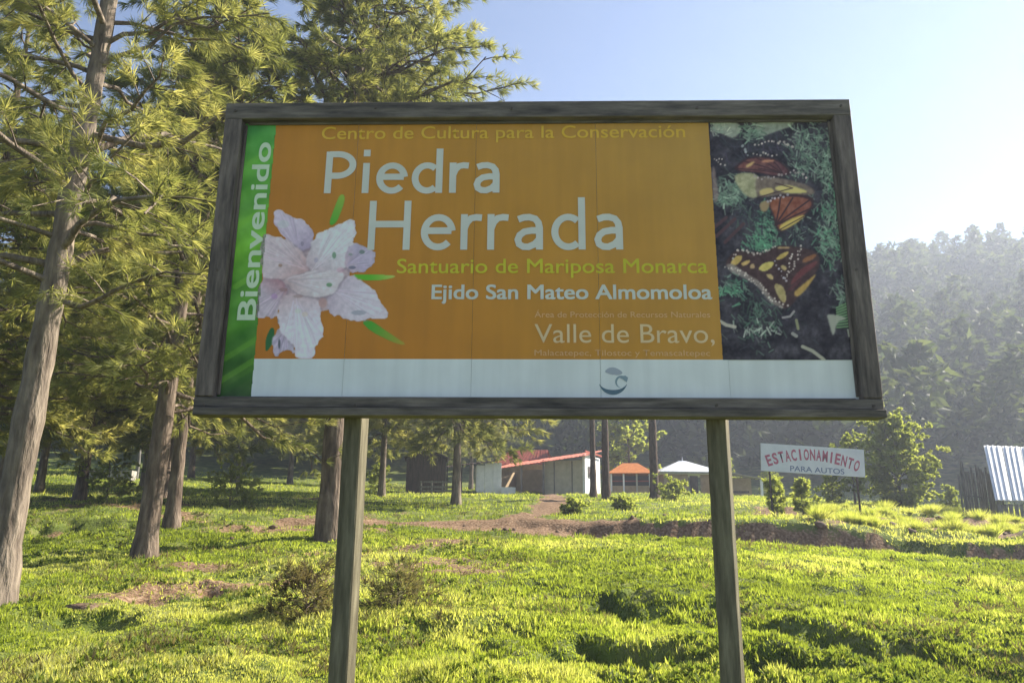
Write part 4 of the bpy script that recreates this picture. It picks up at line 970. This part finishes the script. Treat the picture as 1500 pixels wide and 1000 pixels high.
# green strip
gs = Canvas(308, 176, 408, 588, 2.0, (70, 130, 45))
yy_ = np.array([176, 230, 300, 380, 450, 500, 540, 588]); sr = [np.interp(gs.Y, yy_, v) for v in ([62, 78, 88, 95, 62, 62, 52, 30], [128, 140, 145, 150, 112, 108, 88, 50], [62, 58, 55, 45, 38, 34, 30, 30])]
gs.img = np.stack(sr, -1); dg = (gs.Y+gs.X*.55)
gs.img += (np.sin(dg*.06)*9+np.sin(dg*.17+1)*6)[..., None]*np.array([.8, 1, .3])+(fbm(gs.X*.05, gs.Y*.05, 3, 2)-.45)[..., None]*40
for (x, y, l, c) in [(320, 560, 60, (95, 140, 45)), (330, 525, 70, (90, 135, 40)), (345, 420, 60, (115, 165, 55)), (350, 330, 70, (105, 160, 50)), (318, 580, 60, (40, 75, 30)), (365, 240, 50, (100, 155, 60))]: gs.line([(x, y), (x+l, y-l*.62)], 8, c, .45)
gs.grid('leaf_print', -.0022, GAIN, 'green leaf pattern printed on the left strip', lambda u, v, a: (u > -BW+.002) & (u < ug) & (v > -BH+.002) & (v < BH-.002))

# ---- emblem on the white band
def ring(cx, cy, r0, r1, a0, a1, n=18):
    o = [(cx+r1*math.cos(rad(a0+(a1-a0)*i/n)), cy+r1*math.sin(rad(a0+(a1-a0)*i/n))) for i in range(n+1)]
    i_ = [(cx+r0*math.cos(rad(a1-(a1-a0)*i/n)), cy+r0*math.sin(rad(a1-(a1-a0)*i/n))) for i in range(n+1)]
    return o, i_
def crescent(cx, cy, R_, a0, a1, w, n=20):
    quads = []
    for i in range(n):
        t0, t1 = i/n, (i+1)/n; f = lambda t: w*math.sin(math.pi*min(max(t, .02), .98))
        p = lambda t, rr_: (cx+rr_*math.cos(rad(a0+(a1-a0)*t)), cy+rr_*math.sin(rad(a0+(a1-a0)*t)))
        quads.append([p(t0, R_), p(t1, R_), p(t1, R_-f(t1)), p(t0, R_-f(t0))])
    return quads
sheets('emblem', crescent(898, 557, 21, 15, 165, 7), print_mat('printed_emblem_dark', (.10, .17, .22)), -.003, 'dark crescent of the emblem')
sheets('emblem', crescent(910, 559, 9, 90, 330, 3)+[[(905, 552), (916, 550), (920, 553), (918, 560), (913, 556)]], print_mat('printed_emblem_grey', (.28, .36, .41)), -.0034, 'small grey hook of the emblem')
sheets('emblem', [smooth_poly([(884, 545), (892, 538), (902, 538), (914, 546), (906, 550), (896, 548)], 2), [(890, 547), (900, 545), (898, 549)]], print_mat('printed_emblem_lilac', (.42, .44, .50)), -.0030, 'faint lilac wing of the emblem')

# ------------------------------------------------------------------ houses and sheds
M['w_white'] = noise_mat('limewash', [(.3, (.62, .63, .64)), (.7, (.80, .80, .79))], scale=3, bump=.1)
M['w_beige'] = noise_mat('beige_plaster', [(.3, (.36, .33, .25)), (.7, (.48, .44, .34))], scale=3, bump=.1)
M['w_tan'] = noise_mat('tan_plaster', [(.3, (.30, .22, .13)), (.7, (.42, .32, .20))], scale=3, bump=.1)
M['r_red'] = noise_mat('red_sheet_roof', [(.3, (.36, .10, .065)), (.6, (.50, .17, .12)), (.75, (.56, .28, .22))], scale=2.5, bump=.1, rough=.6)
M['r_red_dark'] = noise_mat('red_tile_roof', [(.3, (.16, .035, .025)), (.7, (.36, .09, .06))], scale=4, bump=.2)
M['r_orange'] = noise_mat('orange_roof', [(.3, (.42, .12, .03)), (.7, (.60, .22, .06))], scale=4, bump=.2)
M['r_zinc'] = noise_mat('zinc_sheet', [(.3, (.52, .54, .58)), (.5, (.64, .66, .70)), (.72, (.72, .72, .72))], scale=2.2, stretch=(2, .5, .5), rough=.42, bump=.08, spec=.5)
M['r_grey'] = noise_mat('grey_sheet', [(.3, (.22, .20, .18)), (.7, (.40, .38, .34))], scale=4, bump=.1)
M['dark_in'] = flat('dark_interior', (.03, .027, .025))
M['glass'] = flat('window_glass', (.05, .06, .07), rough=.15, spec=.6)

def ground_at(px, Y, dz=0): x, y, z = at_pix(px, Y); return np.array([x, y, z+dz])
def corrug(root, a, b, c, d, n, mat, name='roof_sheet', th=.03, lap=.02):
    """roof plane a(front-left) b(front-right) c(back-right) d(back-left), split in n sheets side by side, each with two ribs"""
    a, b, c, d = [np.array(p, float) for p in (a, b, c, d)]; nn = np.cross(b-a, d-a); nn /= np.linalg.norm(nn)
    for k in range(n):
        t0, t1 = k/n, (k+1)/n-.006; m_ = MB(); off = nn*(.008 if k % 2 else 0)
        p0, p1 = a+(b-a)*t0+off, a+(b-a)*t1+off; q0, q1 = d+(c-d)*t0+off, d+(c-d)*t1+off
        m_.quad(p0, p1, q1, q0, th)
        for f in (.2, .5, .8):
            e0, e1 = p0+(p1-p0)*(f-.05), p0+(p1-p0)*(f+.05); g0, g1 = q0+(q1-q0)*(f-.05), q0+(q1-q0)*(f+.05)
            m_.quad(e0+nn*.03, e1+nn*.03, g1+nn*.03, g0+nn*.03, .03)
        m_.build(name, mat, root)

# red roofed house, turned so that its right end shows
g0 = ground_at(790, 56); RZ = rad(-24)
h1 = empty('house', g0, RZ, 'low house with a red sheet roof, dark open carport and white sunlit end wall', 'house')
def bpart(name, mat, parent, c, d, bev=0): m_ = MB(); m_.box(c, d, bev=bev); return m_.build(name, mat, parent)
# local: x right, y back
Lh = 3.35
bpart('wall', M['w_beige'], h1, (1.9, 0.0, 1.15), (2.9, .18, 2.5))
bpart('wall', M['w_white'], h1, (Lh+.09, 1.6, 1.35), (.18, 3.5, 2.9))
bpart('wall', M['w_beige'], h1, (0, 3.3, 1.0), (6.5, .18, 2.2))
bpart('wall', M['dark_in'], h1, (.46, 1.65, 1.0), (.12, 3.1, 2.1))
bpart('wall', M['w_tan'], h1, (-3.3, 1.7, .9), (.15, 3.2, 2.0))
for x in (-3.2, -1.3, .42): bpart('carport_post', M['wood_old'], h1, (x, -.25, .95+(x+3.2)*.07), (.11, .11, 2.0+(x+3.2)*.15))
for x in (1.2, 2.55): bpart('wall_batten', M['wood_old'], h1, (x, -.115, 1.15), (.07, .04, 2.4))
dr = bpart('door', M['w_tan'], h1, (Lh+.205, 1.9, .95), (.05, .8, 1.9))
bpart('handle', M['steel'], dr, (Lh+.25, 1.6, .95), (.04, .05, .1))
wf = MB()
for (dy, dz, sy, sz) in ((0, .37, .76, .06), (0, -.37, .76, .06), (.37, 0, .06, .68), (-.37, 0, .06, .68)): wf.box((Lh+.21, .85+dy, 1.6+dz), (.06, sy, sz))
wfo = wf.build('window', M['wood_old'], h1); bpart('pane', M['glass'], wfo, (Lh+.195, .85, 1.6), (.015, .68, .68))
corrug(h1, (-3.9, -.9, 1.80), (Lh+.5, -.9, 2.62), (Lh+.5, 3.6, 3.45), (-3.9, 3.6, 2.65), 9, M['r_red'])
bpart('fascia', M['r_red_dark'], h1, (Lh+.44, 1.3, 2.93), (.05, 4.3, .12))
# small red gabled house behind it
g1_ = ground_at(768, 63)
h2 = empty('house', g1_, rad(-10), 'small dark red roofed house behind the carport end of the longer red roofed house', 'house')
bpart('wall', M['w_tan'], h2, (0, 0, 1.1), (3.6, 2.6, 2.6))
corrug(h2, (-2.3, -2.0, 2.15), (2.3, -2.0, 2.15), (1.9, .3, 3.5), (-1.2, .3, 3.5), 5, M['r_red_dark'])
corrug(h2, (2.3, 2.5, 2.2), (-2.3, 2.5, 2.2), (-1.2, .32, 3.5), (1.9, .32, 3.5), 5, M['r_red_dark'])
# white block with dark lean-to roof at left
g2_ = ground_at(716, 54)
h3 = empty('shed', g2_, rad(4), 'shaded bluish white shed with a dark sloping roof, left of the red roofed house', 'shed')
for k in range(3): bpart('wall_board', M['w_white'], h3, (-.58+.58*k, 0, .95+.05*k), (.565, .12, 2.0+.1*k))
bpart('wall', M['w_white'], h3, (-.82, 1.2, .95), (.12, 2.3, 1.95)); bpart('wall', M['w_white'], h3, (.82, 1.2, 1.05), (.12, 2.3, 2.1))
corrug(h3, (-3.1, -.5, 1.72), (1.2, -.5, 2.35), (1.2, 2.6, 2.65), (-3.1, 2.6, 2.05), 4, M['wood_brown'])
for x in (-2.9, -1.9): bpart('roof_post', M['wood_brown'], h3, (x, -.3, .85), (.1, .1, 1.85))
bpart('low_wall', M['w_white'], h3, (1.35, -.3, .2), (1.0, .15, .5))
# brown plank hut
g3_ = ground_at(624, 50)
h4 = empty('hut', g3_, rad(6), 'dark brown plank hut with a low arched roof, half hidden by pine boughs', 'hut')
for k in range(9): bpart('plank', M['wood_brown'], h4, (-1.12+.28*k, (-.01 if k % 2 else 0), 1.1), (.268, .05, 2.3))
for s in (-1, 1): bpart('side_wall', M['wood_brown'], h4, (s*1.25, 1.1, 1.1), (.05, 2.15, 2.3))
bpart('back_wall', M['wood_brown'], h4, (0, 2.2, 1.1), (2.45, .05, 2.3))
m_ = MB()
for k in range(7):
    t0, t1 = -1+2*k/7, -1+2*(k+1)/7; f = lambda t: 2.27+.42*math.cos(t*math.pi/2)
    m_.quad((t0*1.45, -.35, f(t0)), (t1*1.45, -.35, f(t1)), (t1*1.45, 2.5, f(t1)), (t0*1.45, 2.5, f(t0)), .06)
m_.build('roof', M['wood_brown'], h4)
m_ = MB(); m_.quad((-1.2, -.02, 2.2), (1.2, -.02, 2.2), (.7, -.02, 2.52), (-.7, -.02, 2.52), .04); m_.build('gable', M['wood_brown'], h4)
# rail fence before it
g4_ = ground_at(640, 47)
fz = empty('rail_fence', g4_, 0, 'weathered grey board fence in front of the brown plank hut', 'fence')
for x in (-.95, -.3, .35, 1.0): bpart('fence_post', M['wood_old'], fz, (x, 0, .35), (.09, .09, .95))
for z in (.22, .44, .74): bpart('rail', M['wood_old'], fz, (.02, -.06, z), (2.1, .035, .13 if z < .7 else .1))
# orange hut
g5_ = ground_at(924, 60)
h5 = empty('hut', g5_, rad(-8), 'open hut with an orange roof and pale posts between the dark trunks', 'hut')
def hip(root, cx, cy, z0, z1, wx, wy, rx, mat, n, name='roof_slope'):
    A_ = [(cx-wx, cy-wy, z0), (cx+wx, cy-wy, z0), (cx+wx, cy+wy, z0), (cx-wx, cy+wy, z0)]; T_ = [(cx-rx, cy, z1), (cx+rx, cy, z1)]
    for (a, b, c, d) in ((A_[0], A_[1], T_[1], T_[0]), (A_[2], A_[3], T_[0], T_[1])):
        m_ = MB(); m_.quad(a, b, c, d, .06); m_.build(name, mat, root)
    for (a, b, c) in ((A_[1], A_[2], T_[1]), (A_[3], A_[0], T_[0])):
        m_ = MB(); m_.add([a, b, c]+[(p[0], p[1], p[2]-.06) for p in (a, b, c)], [(0, 1, 2), (5, 4, 3), (0, 3, 4, 1), (1, 4, 5, 2), (2, 5, 3, 0)]); m_.build(name, mat, root)
hip(h5, 0, 1.2, 1.55, 2.45, 1.8, 1.7, .6, M['r_orange'], 4)
for x in (-1.5, -.55, .45, 1.45): bpart('roof_post', M['w_white'] if x != .45 else M['w_beige'], h5, (x, -.2, .75), (.13, .13, 1.7))
for x in (-1.5, 1.45): bpart('roof_post', M['wood_old'], h5, (x, 2.6, .75), (.12, .12, 1.7))
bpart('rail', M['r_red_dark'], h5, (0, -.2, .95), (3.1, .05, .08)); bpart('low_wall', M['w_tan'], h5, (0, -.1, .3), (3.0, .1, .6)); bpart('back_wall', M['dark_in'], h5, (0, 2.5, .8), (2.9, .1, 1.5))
# white roofed pavilion
g6_ = ground_at(1010, 60)
h6 = empty('pavilion', g6_, rad(5), 'tan walled pavilion with a low pointed white roof and a small finial', 'pavilion')
hip(h6, 0, 1.6, 1.72, 2.75, 2.55, 2.4, .25, M['r_zinc'], 4)
b_ = MB(); b_.cyl((0, 1.6, 2.72), (0, 1.6, 3.1), .05, .01); b_.build('finial', M['r_zinc'], h6)
bpart('eaves_board', M['r_grey'], h6, (0, -.72, 1.64), (4.9, .04, .14))
bpart('wall', M['w_tan'], h6, (-1.15, -.2, .65), (1.9, .15, 1.8)); bpart('wall', M['w_tan'], h6, (1.45, -.2, .65), (1.3, .15, 1.8))
dr = bpart('door', M['wood_brown'], h6, (.28, -.16, .6), (.62, .06, 1.7)); bpart('handle', M['steel'], dr, (.5, -.21, .7), (.06, .04, .06))
for s in (-1, 1): bpart('wall', M['w_tan'], h6, (s*2.05, 1.5, .65), (.15, 3.3, 1.8))
# flat roofed annex right of the post
g7_ = ground_at(1092, 57)
h7 = empty('shelter', g7_, rad(0), 'open shelter with a sloping grey roof, just right of the right billboard post', 'shelter')
corrug(h7, (-1.9, -.8, 1.75), (1.15, -.8, 1.2), (1.15, 2.2, 1.45), (-1.9, 2.2, 2.0), 4, M['r_grey'])
bpart('roof_post', M['w_white'], h7, (.95, -.6, .5), (.16, .16, 1.35)); bpart('roof_post', M['w_white'], h7, (-1.7, -.6, .75), (.14, .14, 1.85))
bpart('back_wall', M['w_tan'], h7, (-.4, 2.0, .7), (2.8, .1, 1.5)); bpart('bench', M['wood_brown'], h7, (-.5, .9, .35), (1.8, .5, .12))

# ------------------------------------------------------------------ parking sign
YS = 28.0
cTL, cTR, cBR, cBL = P(1112, 648, YS), P(1263, 659, YS), P(1268, 698, YS), P(1118, 690, YS)
ctr = (cTL+cTR+cBR+cBL)/4; wS = np.linalg.norm((cTR-cTL)); hS = np.linalg.norm(((cBL+cBR)-(cTL+cTR))/2); tilt = math.atan2(((cTR-cTL)+(cBR-cBL))[2], ((cTR-cTL)+(cBR-cBL))[0])
gS = float(gz(ctr[0], YS))
ps = empty('parking_sign', (ctr[0], YS, gS), 0, 'hand painted white parking sign with red arched letters, tilted slightly down to the right', 'sign')
M['s_white'] = noise_mat('sign_white', [(.3, (.58, .60, .64)), (.7, (.72, .73, .76))], scale=2, bump=.05, rough=.5)
Rt = np.array([[math.cos(tilt), 0, -math.sin(tilt)], [0, 1, 0], [math.sin(tilt), 0, math.cos(tilt)]])
zc = ctr[2]-gS
m_ = MB(); m_.box((0, 0, zc), (0, 0, 0)) if False else None
m_ = MB(); m_.box((0, 0, zc), (wS, .04, hS), M=None); m_.V = [tuple(Rt@(np.array(v)-[0, 0, zc])+[0, 0, zc]) for v in m_.V]; m_.build('board', M['s_white'], ps)
for x in (-wS*.42, wS*.42): bpart('post', M['wood_brown'], ps, (x, .06, (zc-.3+math.tan(tilt)*x)/2), (.06, .06, zc+.3))
M['s_red'] = print_mat('painted_red', (.42, .10, .16)); M['s_blue'] = print_mat('painted_blue', (.13, .17, .30))
word = 'ESTACIONAMIENTO'; nL_ = len(word); me0 = {}
for i, ch in enumerate(word):
    t = (i+.5)/nL_*2-1; ar = -t*.36; x = t*wS*.455; z = hS*.20-hS*.34*t*t
    me = text_mesh(ch, .03, 3); n = len(me.vertices); co = np.empty(n*3); me.vertices.foreach_get('co', co); co = co.reshape(-1, 3)
    cx = (co[:, 0].max()+co[:, 0].min())/2; wd = co[:, 0].max()-co[:, 0].min()
    sx = (wS*.91/nL_*.84)/max(wd, .45); sz = hS*.40/.729
    X = (co[:, 0]-cx)*sx; Z = (co[:, 1]-.36)*sz
    Xr = X*math.cos(ar)-Z*math.sin(ar)+x; Zr = X*math.sin(ar)+Z*math.cos(ar)+z
    out = np.stack([Xr, np.full(n, -.026), Zr], -1)@Rt.T+[0, 0, zc]
    me.vertices.foreach_set('co', out.ravel().astype(np.float32)); me.materials.clear(); me.materials.append(M['s_red']); me.update()
    o = bpy.data.objects.new('letter', me); COL.objects.link(o); o.parent = ps
o = text_on('PARA AUTOS', -wS*.22, wS*.30, -hS*.44, hS*.2, M['s_blue'], ps, y=-.026, bold=.012, label='blue small words under the red arch')
co = np.empty(len(o.data.vertices)*3); o.data.vertices.foreach_get('co', co); co = co.reshape(-1, 3)@Rt.T+[0, 0, zc]; o.data.vertices.foreach_set('co', co.ravel().astype(np.float32)); o.data.update()

# ------------------------------------------------------------------ shed with sheet roof at the right edge, picket fence
YR = 31.0
a = P(1458, 732, YR); b = P(1640, 737, YR); d = P(1441, 652, YR+2.3); c = P(1630, 660, YR+2.3)
gr_ = float(gz(a[0], YR))
h8 = empty('shed', (a[0], YR, gr_), 0, 'shed with a steep white corrugated sheet roof, cut by the right edge of the photo', 'shed')
o8 = np.array([a[0], YR, gr_])
corrug(h8, a-o8, b-o8, c-o8, d-o8, 7, M['r_zinc'], th=.02)
for x in (.15, 1.8, 3.4, 4.9): bpart('shed_post', M['wood_old'], h8, (x, .12, (a[2]-gr_)/2-.1), (.1, .1, a[2]-gr_-.05))
for x in (.1, 4.7): bpart('shed_post', M['wood_old'], h8, (x, 2.15, 1.2), (.1, .1, 2.6))
for k in range(22): bpart('wall_slat', M['wood_old'], h8, (.3+.21*k, .2+(k % 3)*.012, (a[2]-gr_)/2-.12), (.15, .025, a[2]-gr_-.08))
pf = empty('picket_fence', (0, 0, 0), 0, 'weathered grey picket fence left of the shed at the right edge', 'fence')
rp = np.random.RandomState(4); pts_ = []
for k in range(17):
    px = 1404+k*3.6; Yk = 33.2-k*.05; top = 688+rp.uniform(-6, 6)+abs(px-1430)*.12; p = P(px, top, Yk); g = float(gz(p[0], Yk))
    if k == 0: pf.location = (p[0], Yk, g); L0 = np.array(pf.location)
    m_ = MB(); hh = max(.5, p[2]-g)+.15; m_.box(np.array([p[0], Yk, g+hh/2-.1])-L0, (.085, .025, hh)); m_.build('picket', M['wood_old'], pf)
    pts_.append((p[0], Yk, g))
for z in (.3, .75):
    m_ = MB(); p0 = np.array(pts_[0])-L0; p1 = np.array(pts_[-1])-L0; m_.cyl(p0+[0, .05, z], p1+[0, .05, z], .03, n=6); m_.build('rail', M['wood_old'], pf)

# ------------------------------------------------------------------ far left: fence posts, stone trough
for (px, Y, top, lb) in ((127, 47, 650, 'pale wooden fence post standing left of the long stone trough'), (201, 46, 655, 'pale wooden fence post at the right end of the long stone trough'), (216, 50, 657, 'thin wooden fence post just left of the dark trunked pine')):
    x, y, z = at_pix(px, Y, 690); p = P(px, top, Y); tb = Tubes(); zz = np.linspace(-.3, p[2]-z, 6); tb.add(np.stack([.02*np.sin(zz*2), 0*zz, zz], -1), .11-.012*zz, 8)
    top_ = len(np.vstack(tb.V)); Vp = np.vstack(tb.V); Fp = np.vstack(tb.F); cap = np.array([[top_-8, top_-7, top_-6, top_-5]]), np.array([[top_-8, top_-5, top_-4, top_-1], [top_-4, top_-3, top_-2, top_-1]])
    o = mk('fence_post', Vp, [Fp, cap[0], cap[1]], M['wood_old'], smooth=False); o.location = (x, y, z); tag(o, lb, 'post', 'fence posts at the wood edge')
x, y, z = at_pix(164, 44, 690)
tr_o = empty('stone_trough', (x, y, z), rad(4), 'long grey stone trough on the grass at the far left', 'trough')
w2 = 1.25
bpart('trough_side', M['r_grey'], tr_o, (0, -.3, .22), (2*w2, .1, .55)); bpart('trough_side', M['r_grey'], tr_o, (0, .3, .22), (2*w2, .1, .55))
for s in (-1, 1): bpart('trough_end', M['r_grey'], tr_o, (s*(w2-.05), 0, .22), (.1, .5, .55))
bpart('trough_base', M['r_grey'], tr_o, (0, 0, .03), (2*w2-.22, .5, .12))

# ------------------------------------------------------------------ haze
hm = bpy.data.materials.new('haze_air'); hm.use_nodes = True; hn = hm.node_tree; hn.nodes.clear()
ho = hn.nodes.new('ShaderNodeOutputMaterial'); hv = hn.nodes.new('ShaderNodeVolumePrincipled')
hv.inputs['Color'].default_value = (.74, .82, 1.0, 1); hv.inputs['Density'].default_value = HAZE; hv.inputs['Anisotropy'].default_value = .38
hn.links.new(hv.outputs[0], ho.inputs['Volume'])
m_ = MB(); zt = 118; m_.box((0, 0, (zt-3)/2), (860, 860, zt+3)); hz = m_.build('haze', hm); tag(hz, 'thin bluish morning haze filling the valley', 'haze', None, 'stuff')
